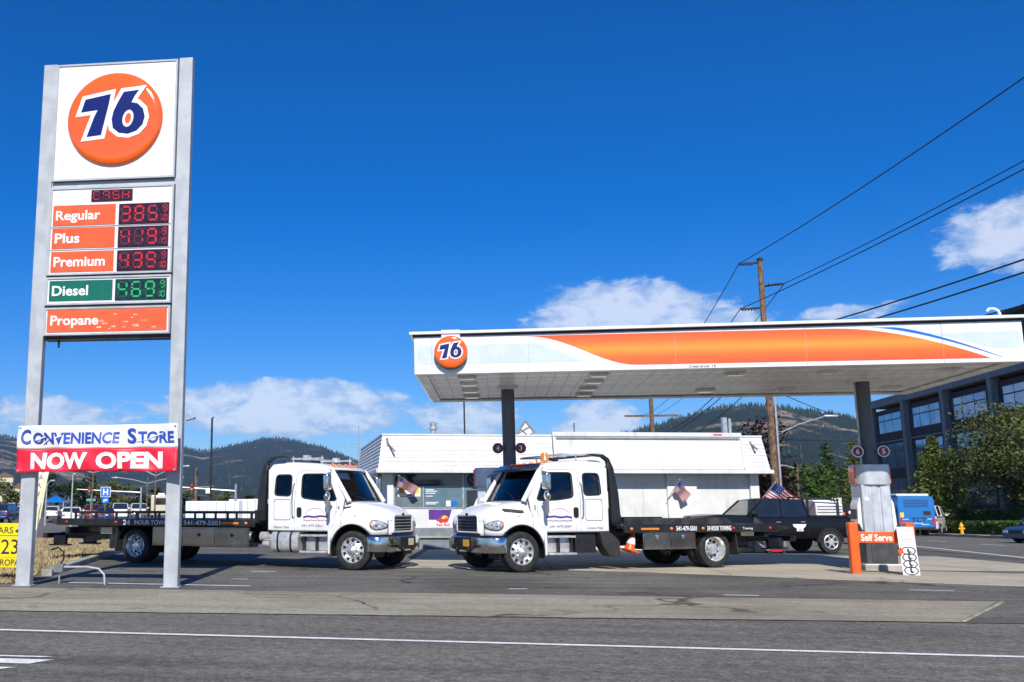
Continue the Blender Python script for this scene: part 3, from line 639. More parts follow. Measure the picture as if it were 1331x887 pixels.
left = arc((0.55, 5.225), (3.1, 4.515), 1.25); left = [(x, 4.515 + (5.225 - 4.515) * (0.5 + 0.5 * math.cos(math.pi * ((x - 0.55) / 2.55) ** 1.15))) for x, _ in left]
right = [(7.2 + 3.0 * u, 4.49 + (5.20 - 4.49) * (1 - u ** 1.75)) for u in [k / 14 for k in range(15)]]
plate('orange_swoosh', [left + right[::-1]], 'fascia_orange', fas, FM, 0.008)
br = [(7.95 + 2.45 * u, 4.51 + (5.20 - 4.51) * (1 - u ** 1.45)) for u in [k / 14 for k in range(15)]]
br2 = [(8.35 + 2.07 * u, 4.51 + (5.20 - 4.51) * (1 - u ** 1.35)) for u in [k / 14 for k in range(15)]]
plate('blue_stripe', [br + br2[::-1]], 'fascia_blue', fas, FM, 0.006)
lo = [(x - 0.55, z) for x, z in left if 4.62 < z < 5.06]
plate('pale_band', [[(-1.76, 5.06), (-1.76, 4.62)] + [(2.05, 4.62)] + lo[::-1] + [(0.9, 5.06)]], 'fascia_pale', fas, FM, 0.004)
plate('pale_band', [[(9.05, 5.05), (9.6, 4.92), (10.25, 4.70), (10.80, 4.70), (10.80, 5.05)]], 'fascia_pale', fas, FM, 0.004)
m = MB()
for x in (-1.42, 0.75, 3.9, 6.6, 9.3): m.box(x, x + 0.006, CY0 - 0.0065, CY0 - 0.0045, 4.42, 5.26)
m.build('panel_seam', 'print_grey', fas)
text('Clearance 15', 'print_black', fas, FRONT(4.45, CY0 - 0.002, 4.455), 0.56, 0.055)
m = MB(); m.box(-1.19, -0.77, CY0 - 0.07, CY0, 5.1, 5.40); m.build('logo_bracket', 'fascia_white', cp)
ball(cp, FRONT(-0.98, CY0 - 0.13, 4.88), 0.375, 0.055)
m = MB(); m.lathe([(0.37, 0.0), (0.37, 0.13)], (-0.98, CY0 - 0.13, 4.865), 'y', 40); m.build('logo_can', 'column_grey', cp)
# soffit: long pressed-metal panels running front to back, each its own
n = 40; w = (CX1 - CX0 - 0.10) / n
pan = MB(); pan.box(0.003, w - 0.003, CY0 + 0.28, CY1 - 0.28, CZ + 0.055, CZ + 0.085)
first = None
for k in range(n):
    if first is None: o = first = pan.build('soffit_panel', 'soffit_metal', cp, bev=0.006)
    else: o = first.copy(); COL.objects.link(o)
    o.location = (CX0 + 0.05 + k * w, 0, random.uniform(-0.003, 0.003))
m = MB(); m.box(CX0 + 0.06, CX1 - 0.06, CY0 + 0.06, CY1 - 0.06, CZ + 0.10, CZ + 0.16); m.build('soffit_backing', 'grey_trim', cp)
m = MB(); m.box(CX0 + 0.052, CX1 - 0.052, CY0 + 0.052, CY0 + 0.27, CZ + 0.01, CZ + 0.04); m.box(CX0 + 0.052, CX1 - 0.052, CY1 - 0.27, CY1 - 0.052, CZ + 0.01, CZ + 0.04)
m.box(CX0 + 0.052, CX0 + 0.27, CY0 + 0.27, CY1 - 0.27, CZ + 0.01, CZ + 0.04); m.box(CX1 - 0.27, CX1 - 0.052, CY0 + 0.27, CY1 - 0.27, CZ + 0.01, CZ + 0.04); m.build('soffit_trim', 'soffit_metal', cp)
for x in (-0.65, 2.35, 5.4, 7.4, 9.9):
    for y in (22.3, 23.5, 24.9, 26.2) if x < 3 else (22.6, 25.8):
        m = MB(); m.box(x - 0.22, x + 0.22, y - 0.18, y + 0.18, CZ + 0.0, CZ + 0.054); lt = m.build('canopy_light', 'soffit_metal', cp, bev=0.01)
        m = MB(); m.box(x - 0.17, x + 0.17, y - 0.13, y + 0.13, CZ - 0.015, CZ - 0.001); m.build('lens', 'lamp_glass', lt, bev=0.008)
# columns with their round pump numbers
for cx, ny, lab in ((0.30, 24.6, ('4', '3')), (8.72, 24.4, ('6', '5'))):
    m = MB(); m.lathe([(0.165, -0.3), (0.165, CZ + 0.06)], (cx, ny, 0), 'z', 28); col = m.build('column', 'column_grey', cp)
    m = MB(); m.box(cx - 0.26, cx + 0.26, ny - 0.3, ny + 0.3, CZ + 0.0, CZ + 0.052); m.build('cap_plate', 'soffit_metal', col)
    if cx > 5: m = MB(); m.tube([(cx - 0.20, ny - 0.08, 2.4), (cx - 0.20, ny - 0.08, CZ)], 0.022, 8); m.build('downpipe', 'galvanised', col)
    for s, tx in ((-1, lab[0]), (1, lab[1])):
        x = cx + s * 0.285; y = ny - 0.16; z = 2.90 if cx < 5 else 2.73
        m = MB(); m.lathe([(0.13, 0.0), (0.13, 0.05)], (x, y, z), 'y', 28); pn = m.build('pump_number', 'maroon', col)
        plate('rim', [circle(x, z, 0.135, 28), circle(x, z, 0.112, 28)], 'print_white' if cx > 5 else 'maroon', pn, FRONT(0, y - 0.004, 0), 0.012)
        text(tx, 'print_white', pn, FRONT(x, y - 0.004, z), 0.08, 0.125, bold=0.02)
        m = MB(); m.bar((cx + s * 0.1, y + 0.05, z), (x, y + 0.05, z), 0.03); m.build('bracket', 'dark_steel', pn)
# ---------------------------------------------------------------- pumps wrapped round the columns
pm('pump_grey', (0.56, 0.60, 0.64), 0.42, 0.35, var=0.08, scale=3, rvar=0.1, streak=0.4); pm('pump_dark', (0.060, 0.060, 0.062), 0.45, var=0.12)
def pump(cx, cy, label):
    t = thing('fuel_pump', label, 'fuel pump', (cx, cy, 0), group='fuel pumps under the canopy'); y0, y1 = -0.42, 0.42
    m = MB(); m.prism(rrect(-0.47, -0.50, 0.47, 0.50, 0.30, 8), 'z', 1.94, 2.42); h = m.build('collar', 'pump_grey', t, bev=0.02)
    for s in (-1, 1):
        m = MB(); m.box(s * 0.455, s * 0.50, -0.26, 0.26, 1.98, 2.38); m.build('side_panel', 'sign_orange', h, bev=0.04)
    m = MB(); m.prism(rrect(-0.43, -0.44, 0.43, 0.44, 0.05), 'z', 0.14, 0.86); m.build('cabinet', 'pump_dark', t, bev=0.012)
    m = MB(); m.box(-0.28, 0.30, -0.455, -0.43, 0.20, 0.80); m.build('access_door', 'pump_dark', t, bev=0.008)
    # ribbed grey sheath between cabinet and collar
    m = MB(); prof = [(-0.40, -0.43), (-0.17, -0.43), (-0.15, -0.41), (-0.12, -0.43), (0.02, -0.43), (0.045, -0.40), (0.10, -0.40), (0.125, -0.43), (0.36, -0.43), (0.40, -0.38), (0.40, 0.43), (-0.40, 0.43)]
    m.prism(prof, 'z', 0.861, 1.939); m.build('sheath', 'pump_grey', t, bev=0.006)
    for (x, z, w_, h_, c_) in ((-0.28, 1.62, 0.12, 0.07, 'print_white'),):
        m = MB(); m.box(x - w_ / 2, x + w_ / 2, -0.436, -0.4315, z - h_ / 2, z + h_ / 2); m.build('sticker', c_ if c_ != 'poster_yellow0' else 'amber', t)
    m = MB(); m.box(-0.52, 0.52, -0.55, 0.55, -0.05, 0.12); m.build('plinth', 'concrete', t, bev=0.03)
    m = MB(); m.box(-0.50, 0.50, -0.52, 0.52, 0.121, 0.139); m.build('base_skirt', 'print_white', t)
    for s in (-1, 1):
        m = MB(); m.prism([(s * 0.401, 0.87), (s * 0.54, 0.90), (s * 0.50, 1.50), (s * 0.401, 1.70)], 'y', -0.30, 0.30); f = m.build('dispenser_face', 'white_paint', t, bev=0.02)
        m = MB(); m.box(s * 0.52, s * 0.545, -0.2, 0.2, 1.15, 1.38); m.build('display', 'print_black', f)
        m = MB(); m.tube([(s * 0.50, -0.38, 0.95), (s * 0.62, -0.40, 0.75), (s * 0.68, -0.42, 0.40), (s * 0.60, -0.42, 0.16), (s * 0.50, -0.42, 0.30), (s * 0.46, -0.42, 0.85)], 0.02, 8); m.build('hose', 'rubber', t)
        m = MB(); m.box(s * 0.52, s * 0.55, 0.05, 0.2, 0.95, 1.10); m.build('card_reader', 'pump_dark', f)
        m = MB(); m.bar((s * 0.47, -0.36, 0.86), (s * 0.56, -0.36, 1.04), 0.05, 0.08); m.bar((s * 0.54, -0.36, 1.02), (s * 0.60, -0.36, 0.88), 0.025, 0.03); m.build('nozzle', 'black_plastic', t, bev=0.008)
    return t
PR = pump(8.70, 24.4, 'grey fuel pump around right canopy column beside self serve rail'); pump(-0.12, 24.95, 'grey fuel pump hidden behind the white cab of the right tow truck')
PR.scale = (0.80, 0.80, 1.0)
# a gooseneck vent rises from the right end of the canopy roof
m = MB(); m.tube([(10.66, 21.8, 5.30), (10.66, 21.8, 5.50), (10.63, 21.8, 5.57), (10.56, 21.8, 5.61), (10.46, 21.8, 5.61), (10.42, 21.8, 5.56)], 0.028, 8); m.build('vent_pipe', 'print_white', cp)
# orange guard rail in front of the right pump
rl = thing('guard_rail', 'orange self serve guard rail in front of the right pump', 'guard rail', (8.0, 22.75, 0))
pos = ((-0.34, 0.0), (0.80, -0.02))
for k, (x, y) in enumerate(pos):
    m = MB(); m.prism(rrect(x - 0.10, y - 0.10, x + 0.10, y + 0.10, 0.05), 'z', -0.05, 1.10); m.build('post', 'orange_plastic', rl, bev=0.02)
m = MB(); m.box(-0.24, 0.70, -0.04, 0.05, 0.66, 0.90); b = m.build('crossbar', 'orange_plastic', rl, bev=0.01)
text('Self Serve', 'print_white', b, FRONT(0.13, -0.043, 0.775), 0.64, 0.15, bold=0.025)
# leaning notice board
nb = thing('notice_board', 'white leaning board with round warning symbols against orange rail', 'sign', (8.66, 22.42, 0), -2)
nb.rotation_euler = (R(-9), 0, R(-3))
m = MB(); m.prism(rrect(-0.165, 0.0, 0.165, 1.02, 0.01), 'y', 0.0, 0.02); bd = m.build('board', 'print_white', nb)
for k in range(4):
    z = 0.09 + k * 0.14
    plate('symbol_ring', [circle(0, z, 0.145, 28, 0.62), circle(0, z, 0.118, 28, 0.58)], 'print_black', bd, FRONT(0.005, -0.002 - 0.001 * k, 0.0), 0.003)
    m = MB(); m.sphere((0.0, -0.003, z + 0.035), 0.02, 8, 6, (1, 0.1, 1)); m.bar((-0.01, -0.003, z + 0.02), (0.02, -0.003, z - 0.05), 0.003, 0.045); m.bar((0.0, -0.003, z - 0.01), (0.07, -0.003, z - 0.03), 0.003, 0.02); m.build('pictogram', 'print_black', bd)
for k in range(7):
    m = MB(); w = random.uniform(0.16, 0.26); m.box(-w / 2, w / 2, -0.003, -0.0005, 0.70 + k * 0.04, 0.712 + k * 0.04); m.build('text_line', 'print_red' if k == 1 else 'print_grey', bd)
dm = MB(); dm.prism([(-0.06, 0), (0, -0.09), (0.06, 0), (0, 0.09)], 'y', 0, 0.01); tag(dm.build('hazard_diamond', 'sign_orange', loc=(8.48, 22.40, 0.50)), 'small orange diamond placard hanging at the leaning notice board', 'placard')
# ================================================================ tow trucks (rollback bodies)
pm('visor_blue', (0.015, 0.02, 0.07), 0.25, coat=0.5); pm('lamp_reflector', (0.70, 0.72, 0.74), 0.12, 0.35, var=0.25, scale=14, coat=0.6)
pm('deck_steel', (0.075, 0.075, 0.078), 0.42, 0.5, var=0.25, scale=3, rvar=0.3, bump=0.1, bscale=25)
pm('plate_cream', (0.72, 0.66, 0.42), 0.4, var=0.1, scale=20); pm('plate_amber', (0.80, 0.42, 0.06), 0.4, var=0.1, scale=20)
pm('logo_pink', (0.55, 0.30, 0.45), 0.5)
pm('mudflap', (0.03, 0.03, 0.032), 0.7, var=0.15)
def interp(tab, x):
    if x <= tab[0][0]: return tab[0][1]
    for (a, b) in zip(tab, tab[1:]):
        if x <= b[0]:
            t = (x - a[0]) / (b[0] - a[0]); return a[1] + (b[1] - a[1]) * t
    return tab[-1][1]
HW = [(-0.62, 1.06), (-0.3, 1.10), (0.0, 1.13), (0.35, 1.13), (0.55, 1.09), (0.70, 1.01), (0.80, 0.91), (0.88, 0.78)]     # fender half width
HS = [(-0.62, 0.99), (-0.25, 0.96), (0.1, 0.90), (0.45, 0.81), (0.70, 0.70), (0.88, 0.57)]                                # hood shoulder half width
HT = [(-0.62, 1.62), (-0.25, 1.60), (0.1, 1.545), (0.45, 1.465), (0.70, 1.37), (0.80, 1.315), (0.88, 1.24)]               # hood top
def arch(x):
    R_, zc = 0.575, 0.45
    if abs(x) < R_: return max(0.80 if x > 0 else 0.62, zc + math.sqrt(R_ * R_ - x * x))
    return 0.80 if x > 0 else 0.62
def hood_half(x):
    zt, ws, wf, zb = interp(HT, x), interp(HS, x), interp(HW, x), arch(x)
    zf = max(min(1.20, zt - 0.14), zb + 0.04)        # top of the fender's side
    p = [(0, zt), (ws * 0.55, zt - 0.012), (ws * 0.85, zt - 0.04), (ws * 0.97, zt - 0.085), (ws, zt - 0.14)]
    p += [(ws + (wf - ws) * 0.35, zf + (zt - 0.14 - zf) * 0.45 + 0.005), (ws + (wf - ws) * 0.75, zf + 0.02), (wf - 0.012, zf - 0.02)]
    for k in range(1, 5): p.append((wf, zf - 0.02 + (zb - zf + 0.02) * k / 4))
    return p
def side_y(x, z):
    p = hood_half(x)[4:]
    for a, b in zip(p, p[1:]):
        if b[1] <= z <= a[1]:
            t = (z - a[1]) / (b[1] - a[1] - 1e-9); return a[0] + (b[0] - a[0]) * t
    return p[-1][0]
def make_wheel(parent, x, y, side, rad, rear, name='wheel'):
    """tyre plus polished rim; side = +1 when the outer face looks to +y"""
    w = 0.125; m = MB(); c = (x, y, rad)
    m.lathe([(rad * 0.62, -w * side), (rad * 0.90, -w * side), (rad * 0.975, -w * 0.85 * side), (rad, -w * 0.6 * side), (rad * 0.99, -0.03 * side), (rad * 0.975, -0.027 * side), (rad * 0.975, -0.018 * side), (rad * 0.99, -0.015 * side), (rad * 0.99, 0.015 * side), (rad * 0.975, 0.018 * side), (rad * 0.975, 0.027 * side), (rad * 0.99, 0.03 * side), (rad, w * 0.6 * side), (rad * 0.975, w * 0.85 * side), (rad * 0.90, w * side), (rad * 0.80, w * 1.02 * side), (rad * 0.68, w * 0.96 * side), (rad * 0.62, w * 0.9 * side)], c, 'y', 40, cap=False)
    t = m.build(name, 'rubber', parent, smooth=40)
    rr = rad * 0.66; m = MB()
    if rear:
        pr = [(rr, w * 0.95), (rr * 0.97, w * 1.0), (rr * 0.93, w * 0.9), (rr * 0.86, -w * 0.1), (rr * 0.80, -w * 0.35), (rr * 0.45, -w * 0.55), (rr * 0.42, -w * 0.5), (rr * 0.40, w * 0.4), (rr * 0.30, w * 0.75), (rr * 0.12, w * 0.85), (0.001, w * 0.85)]
        hy, hr = -w * 0.42, rr * 0.64
    else:
        pr = [(rr, w * 0.95), (rr * 0.97, w * 1.02), (rr * 0.92, w * 0.85), (rr * 0.86, w * 0.45), (rr * 0.70, w * 0.65), (rr * 0.52, w * 0.95), (rr * 0.46, w * 0.9), (rr * 0.40, w * 0.9), (rr * 0.36, w * 1.35), (rr * 0.24, w * 1.5), (rr * 0.10, w * 1.75), (0.001, w * 1.78)]
        hy, hr = w * 0.61, rr * 0.745
    m.lathe([(a, b * side) for a, b in pr], c, 'y', 40, cap=False); rim = m.build('rim', 'rim_silver', t, smooth=35)
    m = MB()
    for k in range(10):
        a = 2 * math.pi * (k + 0.5) / 10; px, pz = x + hr * math.cos(a), rad + hr * math.sin(a)
        m.lathe([(0.036, (hy - 0.02) * side), (0.036, (hy + 0.016) * side), (0.030, (hy + 0.018) * side), (0.001, (hy + 0.018) * side)], (px, y, pz), 'y', 10)
    tag(m.build('hand_holes', 'black_plastic', t), kind='stuff')
    m = MB()
    for k in range(10):
        a = 2 * math.pi * k / 10; m.lathe([(0.016, hy * side * 0.5), (0.016, (w * (1.12 if not rear else -0.3)) * side), (0.008, (w * (1.2 if not rear else -0.22)) * side)], (x + rr * 0.455 * math.cos(a), y, rad + rr * 0.455 * math.sin(a)), 'y', 6)
    tag(m.build('lug_nuts', 'chrome', t), kind='stuff'); return t
def side_plate(name, polys, mat, par, s, th, off=0.0, bev=0.0):
    """flat panel on the cab's side: s=-1 right side, +1 left; leans in above the belt line"""
    M = FRONT(0, 0, 0)
    def fn(p):
        x, d, z = p; lean = max(0, z - 1.55) * 0.115 + max(0, 1.05 - z) * 0.10
        return Vector((x, s * (1.06 + off - lean) - s * 0 + (d if s < 0 else -d), z))
    return plate(name, polys, mat, par, M, th, bev, fn)
def tow_truck(label, loc, rz, WB, BED, opt):
    T = thing('tow_truck', label, 'truck', loc, rz, 'white rollback tow trucks'); T.location.z = 0
    vs = opt['side']                                # side that shows: -1 right, +1 left
    TR = 0.445
    # ---- cab shell
    OUT = rounded([(-2.30, 0.88), (-0.60, 0.88), (-0.50, 1.05), (-0.30, 1.25), (-0.22, 1.62), (-0.70, 2.36), (-2.30, 2.40)], 0.05)
    WIN = rounded([(-1.38, 1.66), (-0.95, 1.60), (-0.42, 1.585), (-0.74, 2.205), (-1.38, 2.21)], 0.09); RWIN = rounded([(-2.13, 1.72), (-1.68, 1.70), (-1.68, 2.20), (-2.11, 2.20)], 0.09)
    shell = MB()
    for s in (-1, 1):
        tmp = side_plate('tmp', [OUT, WIN, RWIN], 'truck_white', None, s, 0.05, 0.0, 0.012); shell.mesh_in(tmp.data); bpy.data.objects.remove(tmp)
    ry = lambda z: 1.085 - max(0, z - 1.55) * 0.115
    secs = []
    for (x, z) in ((-0.60, 2.31), (-0.66, 2.385), (-0.85, 2.445), (-1.2, 2.495), (-1.7, 2.525), (-2.1, 2.53), (-2.24, 2.51), (-2.32, 2.43)):
        zb = 2.29 if x > -0.64 else 2.335; hw = ry(2.36)
        secs.append([(x, -hw, zb), (x, -hw, max(zb + 0.01, z - 0.10)), (x, -hw + 0.03, max(zb + 0.012, z - 0.05)), (x, -hw + 0.12, z - 0.012), (x, -0.4, z), (x, 0.4, z), (x, hw - 0.12, z - 0.012), (x, hw - 0.03, max(zb + 0.012, z - 0.05)), (x, hw, max(zb + 0.01, z - 0.10)), (x, hw, zb)])
    shell.loft(secs)
    shell.box(-2.325, -2.27, -1.03, 1.03, 0.88, 2.34); shell.box(-2.27, -0.5, -1.0, 1.0, 0.86, 0.93)
    for s in (-1, 1): shell.tube([(-0.14, s * 0.965, 1.56), (-0.40, s * 0.945, 1.96), (-0.66, s * 0.90, 2.34)], 0.055, 8)      # a-pillars
    shell.box(-0.52, -0.24, -0.98, 0.98, 1.0, 1.56)
    cabo = shell.build('cab', 'truck_white', T, smooth=32)
    # interior
    inn = MB()
    for s in (-1, 1):
        tmp = side_plate('tmp', [OUT, WIN, RWIN], 'interior', None, s, 0.01, -0.045); inn.mesh_in(tmp.data); bpy.data.objects.remove(tmp)
    inn.box(-2.26, -2.24, -0.98, 0.98, 0.93, 1.72); inn.box(-2.26, -2.24, -0.98, -0.72, 1.72, 2.33); inn.box(-2.26, -2.24, 0.72, 0.98, 1.72, 2.33); inn.box(-2.26, -0.72, -0.95, 0.95, 2.30, 2.33); inn.box(-2.24, -0.5, -0.98, 0.98, 0.93, 0.96)
    inn.box(-0.72, -0.20, -0.95, 0.95, 1.25, 1.575)
    for y in (-0.48, 0.48):
        inn.box(-1.75, -1.25, y - 0.26, y + 0.26, 1.0, 1.35); inn.box(-1.85, -1.68, y - 0.26, y + 0.26, 1.3, 1.98); inn.box(-1.84, -1.70, y - 0.13, y + 0.13, 1.99, 2.16)
    inn.tube([(-0.86 + 0.10 * math.sin(a), 0.48 + 0.21 * math.cos(a), 1.60 + 0.19 * math.sin(a)) for a in [2 * math.pi * k / 16 for k in range(17)]], 0.02, 6, cap=False)
    inn.bar((-0.86, 0.48, 1.60), (-0.55, 0.48, 1.45), 0.05); inn.build('interior', 'interior', T, bev=0.015)
    m = MB(); m.box(-2.334, -2.328, -0.70, 0.70, 1.74, 2.20); m.build('rear_window', 'glass_dark', cabo)
    # windscreen
    gl = MB(); nx, nz = 12, 6; vv = []
    def ws(u, v): y = (0.93 - 0.075 * v) * (2 * u - 1); return (-0.24 - 0.43 * v + 0.13 * (1 - (2 * u - 1) ** 2), y, 1.565 + 0.755 * v)
    for j in range(nz + 1):
        for i in range(nx + 1): vv.append(ws(i / nx, j / nz))
    gl.add(vv, [(j * (nx + 1) + i, j * (nx + 1) + i + 1, (j + 1) * (nx + 1) + i + 1, (j + 1) * (nx + 1) + i) for j in range(nz) for i in range(nx)])
    wsc = gl.build('windscreen', 'glass_clear', cabo, smooth=80)
    sl_ = MB(); loop = [ws(k / 12, 0) for k in range(13)] + [ws(1, k / 6) for k in range(1, 7)] + [ws(1 - k / 12, 1) for k in range(1, 13)] + [ws(0, 1 - k / 6) for k in range(1, 7)]
    sl_.tube([(p[0] + 0.012, p[1], p[2]) for p in loop], 0.024, 6, cap=False); sl_.build('windscreen_seal', 'black_plastic', cabo)
    m = MB()
    for y0, y1 in ((-0.15, -0.78), (0.62, -0.02)): m.tube([(ws(0.5 + y0 / 1.9, 0)[0] + 0.05, y0, 1.59), (ws(0.5 + (y0 + y1) / 3.8, 0.25)[0] + 0.03, (y0 + y1) / 2, 1.69), (ws(0.5 + y1 / 1.9, 0.4)[0] + 0.03, y1, 1.80)], 0.011, 5)
    m.build('wipers', 'black_plastic', cabo)
    if not opt['visor']:
        st_ = MB(); q = [ws(u, v) for u, v in ((0.06, 0.70), (0.34, 0.70), (0.34, 0.90), (0.06, 0.90))]; st_.add([(p[0] - 0.03, p[1], p[2]) for p in q], [(0, 1, 2, 3)]); st_.build('windscreen_card', 'print_white', cabo, smooth=0)
    # header filling the gap above the windscreen, cowl below it
    m = MB(); m.loft([[(-0.60 + 0.13 * (1 - (y / 0.9) ** 2) * 0.9, y, 2.315), (-0.62 + 0.12 * (1 - (y / 0.9) ** 2), y, 2.36), (-0.80, y, 2.42), (-0.80, y, 2.315)] for y in [-0.93 + 1.86 * k / 10 for k in range(11)]]); m.build('roof_brow', 'truck_white', cabo, smooth=40)
    for s in (-1, 1):
        for poly, nm in ((WIN, 'door_window'), (RWIN, 'sleeper_window')):
            g = side_plate(nm, [grow(poly, 0.012)], 'glass_dark', cabo, s, 0.006, -0.012)
            side_plate('window_seal', [grow(poly, 0.022), grow(poly, -0.012)], 'black_plastic', g, s, 0.012, 0.022)
        # door shut lines, handle, grab bar
        def pt(x, z, o=0.027): return (x, s * (1.06 + o - max(0, z - 1.55) * 0.115 - max(0, 1.05 - z) * 0.10), z)
        m = MB(); m.tube([pt(x, z, 0.0245) for x, z in ((-1.56, 0.90), (-1.56, 1.55), (-1.54, 2.24), (-1.45, 2.30), (-0.76, 2.28), (-0.60, 2.02), (-0.42, 1.62), (-0.44, 1.30), (-0.66, 0.92))], 0.006, 5); m.build('door_seam', 'grey_trim', cabo)
        side_plate('handle_recess', [rrect(-1.50, 1.19, -1.37, 1.43, 0.05)], 'black_plastic', cabo, s, 0.012, 0.024)
        m = MB(); m.tube([pt(-1.585, 1.18, 0.03), pt(-1.60, 1.24, 0.075), pt(-1.61, 1.60, 0.085), pt(-1.60, 1.94, 0.075), pt(-1.585, 2.0, 0.03)], 0.014, 6); m.build('grab_bar', 'grey_trim', cabo)
        side_plate('storage_door', [rounded([(-2.14, 1.13), (-1.68, 1.13), (-1.68, 1.62), (-2.14, 1.62)], 0.05), rounded([(-2.132, 1.138), (-1.688, 1.138), (-1.688, 1.612), (-2.132, 1.612)], 0.05)], 'grey_trim', cabo, s, 0.004, 0.0255)
        # mirrors
        mr = MB(); px, py = -0.52, s * 1.36
        mr.box(px - 0.07, px + 0.07, py - 0.11, py + 0.11, 1.82, 2.20); mo = mr.build('mirror', 'chrome', T, bev=0.05, seg=4)
        mr = MB(); mr.sphere((px - 0.01, py, 1.68), 0.10, 14, 10, (0.7, 1, 1)); mr.build('convex_mirror', 'chrome', mo)
        mr = MB(); mr.box(px - 0.03, px + 0.03, py - 0.05, py + 0.05, 1.30, 1.82)
        mr.build('mirror_bracket', 'grey_trim', mo, bev=0.01)
        for a_, b_, r_ in (((-0.62, s * 1.02, 2.24), (px, py, 2.20), 0.022), ((-0.55, s * 1.07, 1.45), (px, py, 1.50), 0.02), ((-0.70, s * 1.08, 1.22), (px, py, 1.50), 0.014)):
            mr = MB(); mr.tube([a_, b_], r_, 6); mr.build('mirror_arm', 'grey_trim', mo)
        mr = MB(); mr.tube([(0.0, s * 0.85, 1.45), (-0.10, s * 1.18, 1.56)], 0.01, 5); mr.sphere((-0.11, s * 1.20, 1.58), 0.075, 12, 8, (0.6, 1, 0.8)); mr.build('hood_mirror', 'black_plastic', T) if False else None
        # logo and lettering on the door
        F_ = (lambda x, o, z: FRONT(x, -(1.06 + o), z)) if s < 0 else (lambda x, o, z: LEFTF(x, 1.06 + o, z))
        lg = side_plate('door_logo', [[(-1.32, 1.215), (-1.18, 1.24), (-1.02, 1.22), (-0.86, 1.245), (-0.66, 1.225), (-0.66, 1.185), (-0.86, 1.205), (-1.02, 1.18), (-1.18, 1.20), (-1.32, 1.175)]], 'print_purple', cabo, s, 0.004, 0.0265)
        side_plate('logo_arch', [[(-1.26 + 0.26 * (1 - math.cos(a)), 1.24 + 0.17 * math.sin(a)) for a in [math.pi * k / 14 for k in range(15)]] + [(-0.748 - 0.252 * (1 - math.cos(a)), 1.24 + 0.162 * math.sin(a)) for a in [math.pi * k / 14 for k in range(15)]]], 'logo_pink', lg, s, 0.004, 0.0265)
        m = MB(); m.tube([pt(-1.32 + 0.66 * k / 22, 1.125 + 0.018 * math.sin(k * 2.1) * (1 if k % 2 else 0.4), 0.028) for k in range(23)], 0.006, 4); m.build('logo_script', 'print_red' if s < 0 else 'print_purple', lg)
        if True:
            text('541-479-5501', 'print_black', cabo, F_(-1.08 if s < 0 else -1.02, 0.018, 1.00), 0.56, 0.055)
            text('Grants Pass', 'print_black', cabo, F_(-1.93, 0.014, 0.96), 0.42, 0.055)
            text(opt['number'], 'print_black', cabo, F_(-0.37, 0.028, 1.42), 0.05, 0.10)
            if s > 0: side_plate('phone_mark', [circle(-0.66, 1.00, 0.06, 18)], 'print_black', cabo, s, 0.004, 0.022); side_plate('door_decal', [[(-1.30, 0.935), (-1.14, 0.935), (-1.14, 0.985), (-1.30, 0.985)]], 'print_black', cabo, s, 0.004, 0.02)
    # ---- hood and fenders
    xs = [-0.62, -0.575, -0.54, -0.48, -0.40, -0.30, -0.20, -0.1, 0, 0.1, 0.2, 0.30, 0.40, 0.48, 0.54, 0.575, 0.63, 0.70, 0.75, 0.80, 0.84, 0.88]
    hd = MB(); secs = []
    for x in xs:
        h = hood_half(x); secs.append([(x, -y, z) for y, z in h[::-1]] + [(x, y, z) for y, z in h[1:]])
    hd.loft(secs, close=False, cap=False)
    fr = secs[-1]; hd.add(fr, [tuple(range(len(fr)))])
    ho = hd.build('hood', 'truck_white', T, smooth=38); md = ho.modifiers.new('t', 'SOLIDIFY'); md.thickness = 0.02; md.offset = -1
    for s in (-1, 1):
        m = MB(); A = [2 * math.pi * k / 48 for k in range(-2, 27)]           # black wheel-house liner and trim lip
        pts = [(0.585 * math.cos(a), s * (interp(HW, 0.585 * math.cos(a)) + 0.004), 0.45 + 0.585 * math.sin(a)) for a in A]
        m.tube(pts, 0.016, 5); 
        m.loft([[(0.60 * math.cos(a), s * 0.55, 0.45 + 0.60 * math.sin(a)), (0.60 * math.cos(a), s * 1.05, 0.45 + 0.60 * math.sin(a))] for a in A], close=False, cap=False)
        m.build('wheel_arch', 'black_plastic', T)
        m = MB(); m.box(-0.66, -0.60, s * 0.80, s * 1.10, 0.35, 0.95); m.build('splash_guard', 'truck_white', T, bev=0.02)
        # headlamp patch on the corner of the fender
        N = 16; outl = [((0.665 + 0.20 * math.cos(a) * (1.0 if math.cos(a) > 0 else 1.05)), 1.02 + (0.105 * (1 - 0.25 * math.cos(a))) * math.sin(a) - 0.03 * math.cos(a) * 0.6) for a in [2 * math.pi * k / N for k in range(N)]]
        def hp(x, z, o): x = min(x, 0.875); return (x + o * 0.8, s * (side_y(x, z) + o), z)
        rings = [[hp(0.665 + (x - 0.665) * q, 1.02 + (z - 1.02) * q, o) for x, z in outl] for q, o in ((1.0, -0.005), (1.0, 0.010), (0.9, 0.020), (0.6, 0.032), (0.25, 0.038), (0.02, 0.038))]
        m = MB(); m.loft(rings, close=True, cap=False); hl = m.build('headlamp', 'lamp_reflector', T, smooth=60)
        m = MB(); m.loft([[hp(0.665 + (x - 0.665) * q, 1.02 + (z - 1.02) * q, o) for x, z in outl] for q, o in ((1.08, 0.002), (1.08, 0.014), (0.99, 0.016))], cap=False); m.build('bezel', 'black_plastic', hl, smooth=60)
        m = MB(); a_ = hp(0.62, 1.03, 0.03); m.sphere(a_, 0.06, 12, 8, (1, 0.35, 0.8)); m.build('bulb', 'glass_lens', hl)
        m = MB(); a_ = hp(0.46, 1.06, 0.02); m.sphere(a_, 0.045, 10, 8, (0.6, 0.3, 1)); m.build('indicator', 'amber', hl)
